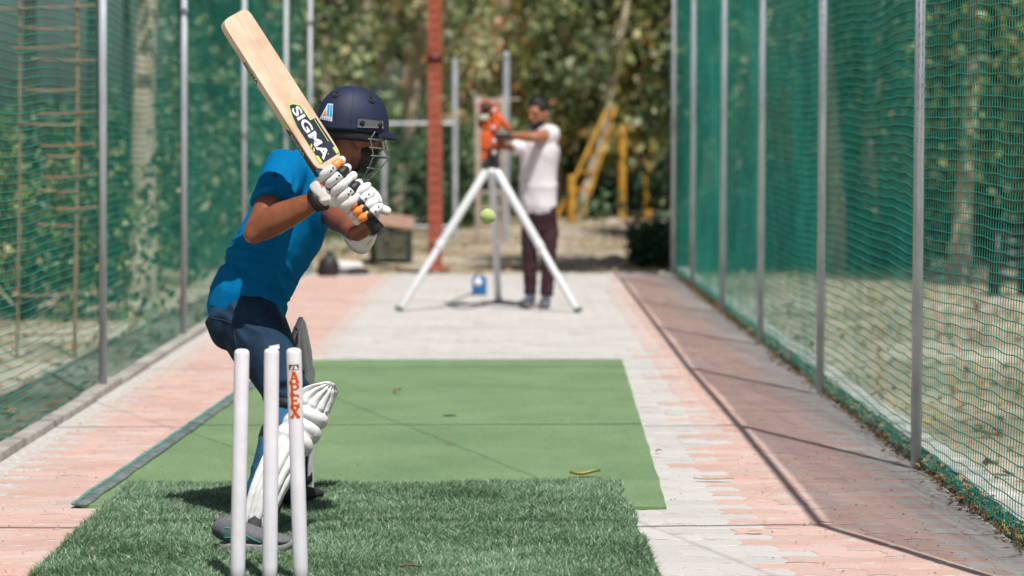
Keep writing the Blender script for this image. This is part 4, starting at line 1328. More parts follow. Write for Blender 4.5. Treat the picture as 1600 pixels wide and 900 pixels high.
def fold(c, n):
    q = c - tA
    s_ = q.dot(tax); a_ = q.dot(fx_); c_ = q.dot(fc_)
    v = 0.0
    bodyw = 1.0 if s_ < 0.42 else 0.55
    # folds hanging along the trunk, splaying out from the armpit
    wv = noise.noise(Vector((c_ * 3.2, a_ * 3.2, s_ * 2.2)))
    ph = 6.283 * (c_ * 8.0 + a_ * 5.0 + 1.1 * s_ + 1.7 * wv)
    k1 = (0.5 + 0.5 * math.sin(ph)) ** 2.2
    m1 = min(1, max(0, 0.75 + 1.6 * noise.noise(Vector((c_ * 4, a_ * 4, s_ * 3 + 11)))))
    v += 0.017 * k1 * m1 - 0.006
    ph2 = 6.283 * (c_ * 17 - a_ * 9 + 5 * s_ + 2.2 * noise.noise(Vector((c_ * 7, a_ * 7, s_ * 4 + 5))))
    m2 = min(1, max(0, 0.2 + 2.2 * noise.noise(Vector((c_ * 5, a_ * 5, s_ * 5 + 21)))))
    v += 0.007 * (0.5 + 0.5 * math.sin(ph2)) ** 2 * m2
    # slack bunched across the waist
    if s_ < 0.24:
        k = math.sin(min(1, max(0, s_ / 0.24)) * math.pi)
        ph3 = 6.283 * (s_ * 15 + c_ * 6 + 1.6 * noise.noise(Vector((c_ * 6, a_ * 6, s_ * 5))))
        v += k * 0.010 * (0.5 + 0.5 * math.sin(ph3)) ** 2.5
        v -= 0.014 * math.exp(-((s_ - 0.085 - 0.05 * c_ - 0.012 * noise.noise(c * 5)) / 0.009) ** 2)
    v += 0.0020 * noise.noise(c * 22)
    return v
displace(shirt, fold)
resmooth(shirt, 3)
sb = bvh_of(shirt)
b = MB()
line_on(b, sb, [(404, 305), (420, 310), (440, 314), (458, 316)], 0.0012, 0.0)
b.build("stitching", mat("shirt_stitch", (0.002, 0.08, 0.22), .8), shirt)
b = MB()
patch(b, sb, [(426, 270), (431, 268), (434, 276), (428, 280)], .0015, 0, 4)
b.build("emblem", mat("emblem_navy", (0.004, 0.02, 0.07), .6), shirt, smooth=False)

# trousers
b = MB()
b.tube([J(378, 455, 8.5), J(382, 480, 8.50), J(386, 505, 8.51), J(396, 530, 8.52)], [(0.150, 0.104), (0.160, 0.118), (0.172, 0.130), (0.14, 0.10)], 24, ref=(0, 1, 0), sub=3)
b.ball(J(360, 506, 8.40), (0.085, 0.09, 0.09)); b.ball(J(363, 506, 8.60), (0.085, 0.09, 0.09))
b.tube([hipR, hipR.lerp(kneeR, .3), hipR.lerp(kneeR, .7), kneeR, kneeR.lerp(ankR, .15), kneeR.lerp(ankR, .4), kneeR.lerp(ankR, .72), kneeR.lerp(ankR, .86)],
       [.112, .108, .086, .074, .068, .070, .058, .056], 20, sub=3, cap='flat')
b.tube([hipL, hipL.lerp(kneeL, .3), hipL.lerp(kneeL, .7), kneeL, kneeL.lerp(ankL, .3), kneeL.lerp(ankL, .95)],
       [.112, .106, .086, .070, .066, .056], 20, sub=3, cap='flat')
jeans = b.build("trousers", M['jeans'], person, remesh=0.0075, smooth_it=4)
def jf(c, n):
    w = noise.noise(Vector((c.x * 5, c.y * 5, c.z * 5)))
    ph = 6.283 * (c.z * 13 + c.x * 9 + c.y * 5 + 1.8 * w)
    m1 = min(1, max(0, 0.35 + 2.0 * noise.noise(Vector((c.x * 6, c.y * 6, c.z * 6 + 9)))))
    v = 0.009 * (0.5 + 0.5 * math.sin(ph)) ** 2.2 * m1 - 0.002
    for kk, rr in ((kneeR, .15), (kneeL, .15)):
        d = (c - kk).length
        if d < rr: v += 0.009 * (1 - d / rr) * math.sin(c.z * 130 + c.x * 50 + 3 * w)
    return v
displace(jeans, jf)
resmooth(jeans, 3)
jb = bvh_of(jeans)
b = MB()
line_on(b, jb, [(345, 478), (362, 500), (368, 530), (372, 560)], 0.0011, 0.0003)
line_on(b, jb, [(397, 482), (408, 515), (420, 550), (428, 580)], 0.0011, 0.0003)
line_on(b, jb, [(323, 490), (345, 488), (365, 481)], 0.0011, 0.0003)
line_on(b, jb, [(330, 497), (350, 500), (364, 506)], 0.0011, 0.0003)
b.build("seam", mat("denim_stitch", (0.03, 0.05, 0.09), .8), jeans)
b = MB(); patch(b, jb, [(420, 541), (436, 538), (437, 545), (421, 548)], .001, .001, 3)
b.build("tag", mat("label_grey", (0.45, 0.5, 0.55), .6), jeans)
# faded lower leg
b = MB()
b.tube([kneeR.lerp(ankR, .05), kneeR.lerp(ankR, .4), kneeR.lerp(ankR, .72), kneeR.lerp(ankR, .92)], [.078, .0755, .0650, .0600], 20, sub=3, cap='flat')
lo = b.build("faded_lower_leg", M['jeanslight'], jeans, remesh=0.007, smooth_it=2)
displace(lo, lambda c, n: 0.005 * (1 - abs(noise.noise(Vector((c.x * 8, c.y * 8, c.z * 16))))) ** 4 - 0.001)

# pads
def pad(name, axis, rads, face, knee, span, lab=None, R0=0.06, ribs=7):
    """a cricket pad: upright cane ribs, three knee rolls, tapering wing"""
    axis = [Vector(a) for a in axis]
    pts, rr = cr_spline(axis, [Vector((r, 0, 0)) for r in rads], 16)
    N = len(pts)
    face = Vector(face).normalized()
    nth = 84
    outer = []; inner = []
    cum = [0.0]
    for i in range(1, N): cum.append(cum[-1] + (pts[i] - pts[i - 1]).length)
    for i in range(N):
        t = cum[i] / cum[-1]
        tan = (pts[min(i + 1, N - 1)] - pts[max(i - 1, 0)]).normalized()
        f = (face - tan * face.dot(tan)).normalized()
        s = tan.cross(f)
        edge = 1.0
        if t > 0.84: edge = math.sqrt(max(0.02, 1 - ((t - 0.84) / 0.16) ** 2)) * (1 - .25 * (t - .84) / .16)
        if t < 0.06: edge = 0.82 + 0.18 * math.sqrt(t / 0.06)
        sp = span * edge
        for k in range(nth + 1):
            a = R(-sp + 2 * sp * k / nth)
            rb = abs(math.sin(math.pi * ribs * k / nth))
            r0 = rr[i].x
            if knee[0] < t < knee[1]:
                u = (t - knee[0]) / (knee[1] - knee[0])
                bulge = 0.002 + 0.016 * abs(math.sin(u * 3 * math.pi)) ** 0.55
                bulge *= max(0.0, math.cos(a * 0.80)) ** 0.4
            else:
                bulge = 0.013 * rb ** 0.6
            # soft edge where a section begins or ends
            for e in (knee[0], knee[1]):
                dd = abs(t - e)
                if dd < 0.012: bulge *= 0.35 + 0.65 * dd / 0.012
            if t > 0.97 or t < 0.02: bulge *= 0.6
            d = f * math.cos(a) + s * math.sin(a)
            outer.append(pts[i] + d * (r0 + bulge)); inner.append(pts[i] + d * (r0 - 0.008))
    W = nth + 1
    fs = []
    M_ = len(outer)
    for i in range(N - 1):
        for k in range(nth):
            q = (i * W + k, i * W + k + 1, (i + 1) * W + k + 1, (i + 1) * W + k)
            fs.append(q); fs.append(tuple(M_ + z for z in q[::-1]))
        fs.append((i * W, (i + 1) * W, M_ + (i + 1) * W, M_ + i * W)); fs.append((i * W + nth, M_ + i * W + nth, M_ + (i + 1) * W + nth, (i + 1) * W + nth))
    for k in range(nth):
        fs.append((k, M_ + k, M_ + k + 1, k + 1)); a_ = (N - 1) * W + k
        fs.append((a_, a_ + 1, M_ + a_ + 1, M_ + a_))
    b = MB(); b.add(outer + inner, fs)
    o = b.build(name, M['padwhite'], person)
    if lab: o["label"] = lab
    displace(o, lambda c, n: 0.0016 * noise.noise(c * 38) + 0.0010 * noise.noise(c * 90))
    return o
padR = pad("leg_pad", [J(396, 824, 7.94), J(414, 770, 7.96), J(441, 715, 8.00), J(472, 664, 8.06), J(490, 624, 8.08), J(509, 590, 8.08)],
           [.040, .050, .057, .060, .055, .046], (0.72, -0.68, 0.25), (0.52, 0.80), 104, "white ribbed pad strapped over the near shin and knee")
padL = pad("leg_pad", [J(467, 778, 9.13), J(465, 700, 9.07), J(462, 620, 9.0), J(458, 560, 8.93), J(449, 497, 8.86)],
           [.046, .052, .058, .060, .050], (0.97, -0.22, 0.05), (0.50, 0.72), 100, "white pad with grey and red lining on the far leg")
pb = bvh_of(padL)
b = MB()
patch(b, pb, [(452, 493), (466, 500), (472, 540), (462, 560)], .002, .001, 5)
b.build("side_wing", M['padgrey'], padL)
b = MB()
line_on(b, pb, [(455, 505), (464, 515), (465, 535), (459, 545), (455, 530)], .0030, .004)
b.build("trim", mat("red_trim", (0.30, 0.03, 0.04), .5), padL)
# straps
def strap(t, half, parent, knee, ank, rad, shift=Vector((0, 0, 0))):
    c = knee.lerp(ank, t) + shift; ax = (ank - knee).normalized()
    s = ax.orthogonal().normalized(); o_ = ax.cross(s)
    b = MB(); vs = []; fs = []; n = 28
    for i in range(n):
        a = 2 * math.pi * i / n
        d = s * math.cos(a) + o_ * math.sin(a)
        for rr, h in ((rad, -half), (rad + .003, -half * .9), (rad + .003, half * .9), (rad, half)): vs.append(c + d * rr + ax * h)
    for i in range(n):
        for k in range(3): i2 = (i + 1) % n; fs.append((i * 4 + k, i2 * 4 + k, i2 * 4 + k + 1, i * 4 + k + 1))
    b.add(vs, fs); return b.build("strap", M['black'], parent)
strap(.03, .013, padR, kneeR, ankR, .083)
strap(.30, .020, padR, kneeR, ankR, .0775)
strap(.88, .020, padR, kneeR, ankR, .0655)
strap(.35, .018, padL, kneeL, ankL, .070)
strap(.85, .018, padL, kneeL, ankL, .064)

# shoes
M['knit'] = mat("grey_knit", (0.12, 0.12, 0.135), 0.8, 0.3, 160, 0.6, 500, dist=0.001)
M['sole'] = mat("grey_rubber_sole", (0.26, 0.25, 0.25), 0.7, 0.15, 20)
M['darkknit'] = mat("dark_knit", (0.02, 0.02, 0.024), 0.8, 0.3, 160)
def shoe(heel, toe, upper, sole, parent, scale=1.0, teal=None, lab=None):
    heel = Vector(heel); toe = Vector(toe); heel.z = toe.z = 0
    d = (toe - heel); L = d.length; d.normalize(); s = Vector((-d.y, d.x, 0)); u = Vector((0, 0, 1))
    g0 = 0.018
    st = [(0.0, .012, .034), (.025, .027, .050), (.08, .034, .057), (.18, .037, .058), (.30, .037, .047), (.48, .042, .036), (.68, .048, .027), (.86, .044, .019), (.96, .030, .014), (1.0, .016, .010)]
    pts = [heel + d * (L * a) + u * (g0 + .018 + h * .62) for a, w, h in st]
    b = MB()
    b.tube(pts, [(w, h * .9) for a, w, h in st], 18, ref=s, sub=3)
    o = b.build("shoe", upper, parent)
    for v in o.data.vertices:
        w0 = v.co.z
        if w0 < g0 + .012: v.co.z = g0 + .012
    if lab: o["label"] = lab
    # sole
    n = 40; out = []
    for k in range(n):
        a = 2 * math.pi * k / n
        x = 0.5 + 0.52 * math.cos(a)
        w = (.043 + .009 * math.cos(a) - .007 * math.exp(-((x - .42) / .15) ** 2))
        out.append((L * x, w * math.copysign(abs(math.sin(a)) ** .8, math.sin(a))))
    b = MB(); vs = []
    for z, k in ((0.006, .95), (.011, 1.0), (.028, 1.02), (.034, .97)):
        for (x, y) in out:
            rise = .012 * max(0, (x / L - .8) / .2) ** 2
            vs.append(heel + d * (L / 2 + (x - L / 2) * k) + s * (y * k) + u * (z + rise + .004))
    fs = [tuple(range(n - 1, -1, -1)), tuple(3 * n + k for k in range(n))]
    for j in range(3):
        for k in range(n): fs.append((j * n + k, j * n + (k + 1) % n, (j + 1) * n + (k + 1) % n, (j + 1) * n + k))
    b.add(vs, fs)
    b.build("sole", sole, o)
    return o
TG = 0.030
fR0 = G(345, 856, TG); fR1 = G(456, 858, TG)
shoeR = shoe(fR0, fR1, M['knit'], M['sole'], person, lab="grey knit shoe with teal stripes and pale rubber sole")
for o_ in (shoeR,):
    for v in o_.data.vertices: v.co.z += 0.012
for ch in shoeR.children:
    for v in ch.data.vertices: v.co.z += 0.012
rb_ = bvh_of(shoeR)
b = MB()
for line in ([(344, 838), (352, 824), (361, 826), (366, 838)], [(350, 840), (368, 839)], [(384, 836), (396, 843), (408, 848)], [(352, 830), (344, 840)], [(420, 838), (434, 844)]):
    line_on(b, rb_, line, .0016, .0004)
b.build("stripe", mat("teal_stripe", (0.02, 0.35, 0.33), .5), shoeR)
b = MB()
hp = fR0 + Vector((-.005, 0, 0.075))
b.tube([fR0 + Vector((0.015, 0, .095)), fR0 + Vector((-.006, 0, .115)), fR0 + Vector((-.022, 0, .108)), fR0 + Vector((-.012, 0, .088)), fR0 + Vector((0.008, 0, .080))], .0025, 6, sub=3)
b.build("pull_loop", M['knit'], shoeR)
b = MB(); b.tube([ankR + Vector((.005, .075, .05)), fR0 + Vector((.095, .085, .040))], [.024, .024], 16)
b.build("sock", mat("dark_sock", (0.03, 0.03, 0.035), .8), person)
shoeL = shoe(G(448, 796, .02), G(496, 779, .02), M['darkknit'], M['black'], person, lab="dark shoe on the far foot")

# ------------------------------------------------------------------ bat
toeC, shC = J(367, 24, 8.03), J(513, 251, 8.03)
butt = J(592, 361, 8.05)
Lb = (shC - toeC).normalized()
BL = (shC - toeC).length
view = Vector((0, 1, 0))
low_left = view.cross(Lb).normalized()
if low_left.x > 0: low_left = -low_left
Nb = (-view - low_left * 0.58); Nb = (Nb - Lb * Nb.dot(Lb)).normalized()     # face normal, towards the camera
Vb = Lb.cross(Nb).normalized()
if Vb.x < 0: Vb = -Vb                                                      # across the face, to the upper right
bat = empty("cricket_bat", butt)
tag(bat, "pale wooden cricket bat with a dark lettered label, raised over the batsman's shoulder", "cricket bat")
def wood():
    m = bpy.data.materials.new("willow"); m.use_nodes = True; nt = m.node_tree; b = pbsdf(m)
    tc = nt.nodes.new("ShaderNodeTexCoord")
    comb = nt.nodes.new("ShaderNodeCombineXYZ")
    for i, ax in enumerate((Lb, Vb, Nb)):
        dp = nt.nodes.new("ShaderNodeVectorMath"); dp.operation = 'DOT_PRODUCT'; dp.inputs[1].default_value = ax
        nt.links.new(tc.outputs["Object"], dp.inputs[0])
        mu = nt.nodes.new("ShaderNodeMath"); mu.operation = 'MULTIPLY'; mu.inputs[1].default_value = (2.0, 26.0, 12.0)[i]
        nt.links.new(dp.outputs["Value"], mu.inputs[0]); nt.links.new(mu.outputs[0], comb.inputs[i])
    n = nt.nodes.new("ShaderNodeTexNoise"); n.inputs["Scale"].default_value = 1.6; n.inputs["Detail"].default_value = 8; n.inputs["Roughness"].default_value = .65
    nt.links.new(comb.outputs[0], n.inputs["Vector"])
    n2 = nt.nodes.new("ShaderNodeTexNoise"); n2.inputs["Scale"].default_value = 9; n2.inputs["Detail"].default_value = 4
    nt.links.new(tc.outputs["Object"], n2.inputs["Vector"])
    r = nt.nodes.new("ShaderNodeValToRGB"); e = r.color_ramp.elements
    e[0].position = .34; e[0].color = (.50, .33, .20, 1); e[1].position = .62; e[1].color = (.72, .58, .45, 1)
    ad = nt.nodes.new("ShaderNodeMath"); ad.operation = 'MULTIPLY_ADD'; ad.inputs[1].default_value = .5
    nt.links.new(n2.outputs["Fac"], ad.inputs[0])
    m3 = nt.nodes.new("ShaderNodeMath"); m3.operation = 'MULTIPLY'; m3.inputs[1].default_value = .5
    nt.links.new(n.outputs["Fac"], m3.inputs[0]); nt.links.new(m3.outputs[0], ad.inputs[2])
    nt.links.new(ad.outputs[0], r.inputs[0]); nt.links.new(r.outputs[0], b.inputs["Base Color"])
    b.inputs["Roughness"].default_value = .42
    return m
HWb = 0.0545
def face_pt(s, v, off=0.0): return toeC + Lb * s + Vb * v + Nb * off
b = MB()
stations = [(-.004, .50, .80), (-.0025, .68, .9), (.002, .83, .96), (.010, .94, 1), (.022, .985, 1), (.05, 1, 1), (.15, 1, 1.02), (.25, 1, 1.06), (.35, 1, 1.1), (.45, 1, 1.06), (BL - .05, 1, .95), (BL - .015, .985, .8), (BL + .002, .90, .7), (BL + .014, .62, .6), (BL + .030, .38, .55)]
sec = [(-1, -.002), (-.985, .0016), (-.9, .0020), (0, .0022), (.9, .0020), (.985, .0016), (1, -.002), (1, -.034), (.95, -.038), (.5, -.046), (.12, -.058), (0, -.060), (-.12, -.058), (-.5, -.046), (-.95, -.038), (-1, -.034)]
vs = []
for (s, w, k) in stations:
    for (v, d) in sec:
        kk = k if d < 0 else 1
        dd = d * kk
        if s > BL: dd = d * kk if d > -.034 else max(d, -.046) * kk
        vs.append(face_pt(s, v * HWb * w, dd))
n = len(sec); fs = []
for i in range(len(stations) - 1):
    for k in range(n):
        k2 = (k + 1) % n; fs.append((i * n + k, i * n + k2, (i + 1) * n + k2, (i + 1) * n + k))
fs.append(tuple(range(n))); fs.append(tuple((len(stations) - 1) * n + k for k in range(n - 1, -1, -1)))
b.add(vs, fs)
blade = b.build("blade", wood(), bat, smooth=False)
bm = bmesh.new(); bm.from_mesh(blade.data); bmesh.ops.recalc_face_normals(bm, faces=bm.faces); bm.to_mesh(blade.data); bm.free()
HA = face_pt(BL, 0, -0.018); Hd = (butt - HA).normalized(); HLn = (butt - HA).length
b = MB(); b.tube([HA - Hd * .01, HA + Hd * .05, butt - Hd * .045, butt - Hd * .004, butt], [.019, .0175, .0200, .0245, .021], 18, cap='flat')
b.build("handle", M['black'], bat)
# label on the face
def facepoly(bb, pl, off, mi): bb.add([face_pt(s, v, off) for s, v in pl], [tuple(range(len(pl)))], mi)
q = 1 / 469.0
b = MB()
E = 0.0522
S0 = BL - 0.003
facepoly(b, [(.345, .003), (.358, .020), (.370, .0245), (.400, .0255), (.424, .0240), (.428, .045), (S0 - .030, .047), (S0, .047), (S0, -.030), (.418, -.0315), (.374, -.0260), (.343, -.0135)], .0028, 1)
facepoly(b, [(.350, .001), (.366, .020), (.385, .0215), (.425, .0225), (.428, .045), (S0 - .030, .047), (S0, .047), (S0, -.030), (.42, -.030), (.378, -.0225), (.348, -.012)], .0034, 0)
facepoly(b, [(.432, .0285), (.512, .0285), (.506, .0345), (.432, .0345)], .0040, 4)
facepoly(b, [(.430, .036), (.515, .036), (.518, .0385), (.430, .0385)], .0041, 1)
facepoly(b, [(S0 - .026, .037), (S0 - .002, .037), (S0 - .002, .048), (S0 - .026, .048)], .0042, 1)
facepoly(b, [(S0 - .034, -.034), (S0 - .002, -.034), (S0 - .002, -.023), (S0 - .028, -.023)], .0042, 1)
facepoly(b, [(.418, -.0285), (.500, -.0285), (.490, -.0225), (.424, -.0225)], .0041, 4)
facepoly(b, [(.500, -.0300), (.508, -.0300), (.500, -.0205), (.492, -.0205)], .0043, 1)
facepoly(b, [(.515, -.0300), (.523, -.0300), (.515, -.0205), (.507, -.0205)], .0043, 1)
put_text(b, "SIGMA", face_pt(.362, -.0165, .0050), Lb, Vb, .033, .200, .030, 2)
put_text(b, "POWER", face_pt(.426, -.0282, .0050), Lb, Vb, .0048, .05, .02, 2) if False else None
b.ball(face_pt(S0 - .016, .012, .003), (.003, .003, .003), 10, 6, mi=3)
LBM = [mat("label_navy", (0.018, 0.028, 0.045), .4), mat("label_lime", (0.50, 0.62, 0.14), .45), mat("label_white", (0.74, 0.74, 0.76), .4), mat("label_silver", (0.35, 0.4, 0.42), .4), mat("label_black", (0.012, 0.015, 0.02), .4)]
b.build("face_label", LBM, bat, smooth=False)
b = MB()
# side of the blade: black lettering burnt into the edge
def side_pt(s, d, off=0.0): return toeC + Lb * s - Vb * (HWb + off) - Nb * d
put_text(b, "SIGMA", side_pt(.148, .033, .0008), Lb, Nb, .020, .085, .030, 0)
b.add([side_pt(s, d, .0006) for s, d in ((.405, .034), (.60, .034), (.60, .006), (.425, .006))], [(0, 1, 2, 3)], 4)
put_text(b, "SIGMA", side_pt(.432, .029, .0013), Lb, Nb, .018, .085, .030, 3)
b.add([side_pt(s, d, .0006) for s, d in ((.375, .034), (.398, .034), (.418, .006), (.385, .006))], [(0, 1, 2, 3)], 1)
b.build("edge_label", LBM, bat, smooth=False)

# ------------------------------------------------------------------ gloves, fingers closed round the handle
Cc = -view
Ug = Vector((0.79, 0, 0.62)); Ug = (Ug - Hd * Ug.dot(Hd)).normalized()
Cg = Hd.cross(Ug); Cg = Cg if Cg.y < 0 else -Cg
px = 1 / 469.0
def HP(h, u, c): return HA + Hd * (h * px) + Ug * u + Cg * c     # h in photo pixels along the handle
M['glovew'] = M['padwhite']
gloveR = empty("glove", wrR); gloveR.parent = person; gloveR.location = wrR - person.location
gloveR["label"] = "white and orange batting glove on the lower hand, nearest the blade"
gloveL = empty("glove", wrL); gloveL.parent = person; gloveL.location = wrL - person.location
gloveL["label"] = "white batting glove on the upper hand, at the end of the handle"
def roll(parent, pts, rad, m, name="finger_roll"):
    b = MB(); b.tube(pts, rad, 14, ref=Hd, sub=4)
    return b.build(name, m, parent)
spec_pts = []
for i, h in enumerate((12, 27, 42, 57)):
    sc_ = (0.95, 1.0, 1.0, 0.92)[i]
    k = h + 2
    # first joint: long roll on the camera side, from the knuckle across the handle
    roll(gloveR, [HP(k + 1, -.046, .020), HP(k, -.028, .036), HP(k, .004, .044), HP(k - 1, .030 , .036)], [(.0120, .011), (.0158, .0145), (.0158, .0145), (.0125, .012)], M['padwhite'])
    # second and third joints curl away round the handle
    roll(gloveR, [HP(k - 2, .030, .036), HP(k - 2, .046, .014), HP(k - 2, .044, -.004)], [(.0125, .012), (.0145, .013), (.0115, .011)], M['padwhite'])
    roll(gloveR, [HP(k - 2, .042, -.008), HP(k - 2, .026, -.030), HP(k - 2, .004, -.036)], [(.0110, .010), (.0120, .011), (.0090, .009)], M['padwhite'], "fingertip")
    if i != 2:
        b = MB(); c0_ = HP(k - 1, .026, .039)
        b.tube([HP(k - 1, .020, .0405), HP(k - 1.5, .036, .030)], [(.0168, .0160), (.0150, .0145)], 14, ref=Hd)
        b.build("orange_band", M['accent_orange'] if i % 2 == 0 else M['black'], gloveR)
        spec_pts.append((k, .010)); spec_pts.append((k + 2.0, -.002))
# thumb of the lower hand lies along the far lower side and crosses on top
roll(gloveR, [HP(66, -.050, .010), HP(72, -.034, .036), HP(73, -.006, .046), HP(70, .016, .042)], [(.014, .013), (.0165, .015), (.0165, .015), (.012, .012)], M['padwhite'], "thumb")
# back of the hand and palm
b = MB()
b.tube([wrR, HP(34, -.075, .006), HP(36, -.052, .008), HP(38, -.030, .008)], [(.034, .036), (.050, .030), (.066, .026), (.066, .020)], 20, ref=Hd, sub=3)
o = b.build("hand_back", M['padwhite'], gloveR, remesh=.005, smooth_it=3)
gb = bvh_of(o)
b = MB()
c_ = wrR.lerp(elR, .10); c2_ = wrR.lerp(elR, .0)
b.tube([wrR.lerp(elR, .15), wrR.lerp(elR, .03)], [(.0385, .041), (.041, .045)], 24, cap='flat')
b.build("wrist_strap", M['black'], gloveR)
b = MB()
put_text(b, "SIGMA", None, None, None, .014, .050, .03, 0, fn=lambda x, y: (hit(gb, 503 + x * 330 + y * 300, 286 + x * 420 - y * 240, .0012)[0] or wrR))
b.build("glove_lettering", M['black'], gloveR, smooth=False)
b = MB()
patch(b, gb, [(500, 286), (504, 284), (507, 291), (502, 293)], .0012, 0, 3)
b.build("glove_emblem", M['accent_orange'], gloveR, smooth=False)
# upper hand: knuckles to the upper right, fingertips wrap the camera side
for i, h in enumerate((67, 80, 93, 105)):
    k = h
    roll(gloveL, [HP(k + 1, .066 - .003 * i, .004), HP(k + 1, .055 - .002 * i, .022), HP(k, .036, .034), HP(k, .014, .037)], [(.0095, .010), (.0145, .0135), (.0158, .0145), (.0130, .012)], M['padwhite'])
    b = MB(); b.tube([HP(k, .018, .036), HP(k, .006, .041)], [(.0150, .014), (.0145, .013)], 14, ref=Hd)
    b.build("dark_joint", M['black'], gloveL)
    if i > 0:
        roll(gloveL, [HP(k - 2, .006, .041), HP(k - 2, -.012, .042), HP(k - 3, -.026, .034)], [(.0135, .012), (.0150, .0135), (.0130, .012)], M['accent_orange'])
        roll(gloveL, [HP(k - 3, -.026, .034), HP(k - 3, -.040, .018), HP(k - 3, -.040, .0)], [(.0130, .012), (.0135, .012), (.0105, .010)], M['padwhite'], "fingertip")
    else:
        roll(gloveL, [HP(k - 1, .006, .041), HP(k - 2, -.012, .040), HP(k - 3, -.028, .022)], [(.0125, .011), (.0130, .012), (.010, .010)], M['padwhite'], "fingertip")
    if i in (1, 3):
        spec_pts.append((k, .050)); spec_pts.append((k + 3, .034))
roll(gloveL, [HP(118, .060, -.030), HP(100, .036, -.036), HP(84, .010, -.034), HP(78, -.012, -.020)], [(.016, .015), (.016, .015), (.014, .013), (.011, .011)], M['padwhite'], "thumb")
b = MB()
b.tube([J(562, 362, 8.24), J(576, 340, 8.22), HP(84, .056, -.030)], [(.034, .026), (.038, .024), (.046, .020)], 18, ref=Hd, sub=3)
b.build("hand_back", M['padwhite'], gloveL, remesh=.005, smooth_it=3)
# flared gauntlet round the upper wrist, open towards the forearm
b = MB()
gc = J(565, 368, 8.22); gax = (J(540, 386, 8.32) - J(588, 344, 8.16)).normalized()
side1 = Vector((0, 1, 0)); side1 = (side1 - gax * side1.dot(gax)).normalized(); side2 = gax.cross(side1)
vs = []; n = 28; prof = [(-.052, .030), (-.035, .042), (-.010, .050), (.016, .055), (.036, .056)]
for (z, r) in prof:
    for k in range(n): a = 2 * math.pi * k / n; vs.append(gc + gax * (z) + side1 * (r * .85 * math.cos(a)) + side2 * (r * math.sin(a)))
for (z, r) in prof[::-1]:
    for k in range(n): a = 2 * math.pi * k / n; vs.append(gc + gax * (z * .98) + side1 * ((r - .006) * .85 * math.cos(a)) + side2 * ((r - .006) * math.sin(a)))
fs = []
m_ = len(prof) * 2
for j in range(m_ - 1):
    for k in range(n): fs.append((j * n + k, j * n + (k + 1) % n, (j + 1) * n + (k + 1) % n, (j + 1) * n + k))
b.add(vs, fs)
ga = b.build("gauntlet", M['padwhite'], gloveL)
gg = bvh_of(ga)
b = MB(); line_on(b, gg, [(572, 383), (577, 379), (581, 374)], .0016, .0005)
b.build("trim", M['accent_orange'], gloveL)
# small black rivets on the rolls
allr = bvh_of([c for g_ in (gloveR, gloveL) for c in g_.children])
b = MB()
for (h, u) in spec_pts:
    p = HP(h, u, .12)
    loc, nr, i, dist = allr.ray_cast(p, -Cg)
    if loc is not None: b.ball(loc, (.0034, .0034, .0034), 8, 6)
b.build("rivets", M['black'], gloveR)

# ------------------------------------------------------------------ ball in flight
bc = J(762, 338, 11.2)
ball = empty("tennis_ball", bc)
tag(ball, "yellow-green tennis ball in flight in front of the tripod", "ball")
b = MB(); b.ball((0, 0, 0), .036, 32, 20)
o = b.build("felt", mat("tennis_felt", (0.38, 0.50, 0.14), .9, .12, 60, .8, 500, sheen=.5, dist=.001), None); o.parent = ball
b = MB(); pts = []
for k in range(61):
    t = 2 * math.pi * k / 60
    a = .44; x = (1 - a) * math.sin(t) + a * math.sin(3 * t) * .5 * 1.3; y = (1 - a) * math.cos(t) - a * math.cos(3 * t) * .65; z = 1.25 * math.sqrt(a * (1 - a)) * math.cos(2 * t) * 1.2
    pts.append(Matrix.Rotation(.9, 3, 'X') @ Vector((x, y, z)).normalized() * .0360)
b.tube(pts, .0011, 6, ref=(.3, .2, 1))
o = b.build("seam", mat("ball_seam", (0.7, 0.75, 0.6), .7), None); o.parent = ball

# ------------------------------------------------------------------ bowling machine on a tripod
MY = 19.25
tri = empty("tripod", (G(778, 475).x, MY, 0))
tag(tri, "white three-legged tripod carrying the bowling machine", "tripod")
apex = P(768, 268, MY)
feet = [G(623, 487), G(904, 489), G(779, 474)]
for f in feet:
    b = MB()
    a = apex + (Vector((f.x, f.y, apex.z)) - apex) * 0.06
    mid = a.lerp(f, .52)
    b.tube([a, mid], .034, 14, ref=(0, 1, 0)); b.tube([mid - (mid - a).normalized() * .02, mid + (f - mid).normalized() * .03], .0365, 14, ref=(0, 1, 0)); b.tube([mid, f.lerp(a, .02)], .029, 14, ref=(0, 1, 0))
    lg = b.build("leg", M['alu'], tri)
    b = MB(); b.tube([f + Vector((0, 0, .03)) + (a - f) * .012, f + Vector((0, 0, .012))], [.034, .038], 12, cap='flat')
    b.build("rubber_foot", mat("grey_rubber", (.16, .16, .14), .8) if 'gr' not in M else M['gr'], lg)
b = MB(); b.ball(apex, (.065, .065, .05)); b.tube([apex, apex + Vector((0, 0, .09))], .045, 14, ref=(1, 0, 0), cap='flat')
b.build("head_casting", M['alu'], tri)
mach = empty("bowling_machine", apex + Vector((0, 0, .09)))
tag(mach, "orange two-wheeled cricket bowling machine on the tripod", "bowling machine")
def mp_(x, y, dy=0.0): return P(x, y, MY + dy)
S_ = FPX / MY
def mbox(name, x0, y0, x1, y1, d0, d1, m, bev=.008, lab=None, par=None):
    p = mp_((x0 + x1) / 2, (y0 + y1) / 2)
    b = MB(); b.box((p.x, MY + (d0 + d1) / 2, p.z), ((x1 - x0) / S_, d1 - d0, (y1 - y0) / S_)); return b.build(name, m, par or mach, bevel=bev)
mbox("base_bracket", 758, 247, 781, 262, -.06, .06, M['blackplastic'])
mbox("swivel", 766, 236, 779, 250, -.05, .05, M['blackplastic'])
mbox("housing", 751, 205, 776, 232, -.08, .10, M['orange'], .015)
mbox("upper_housing", 752, 188, 782, 206, -.06, .10, M['orange'], .015)
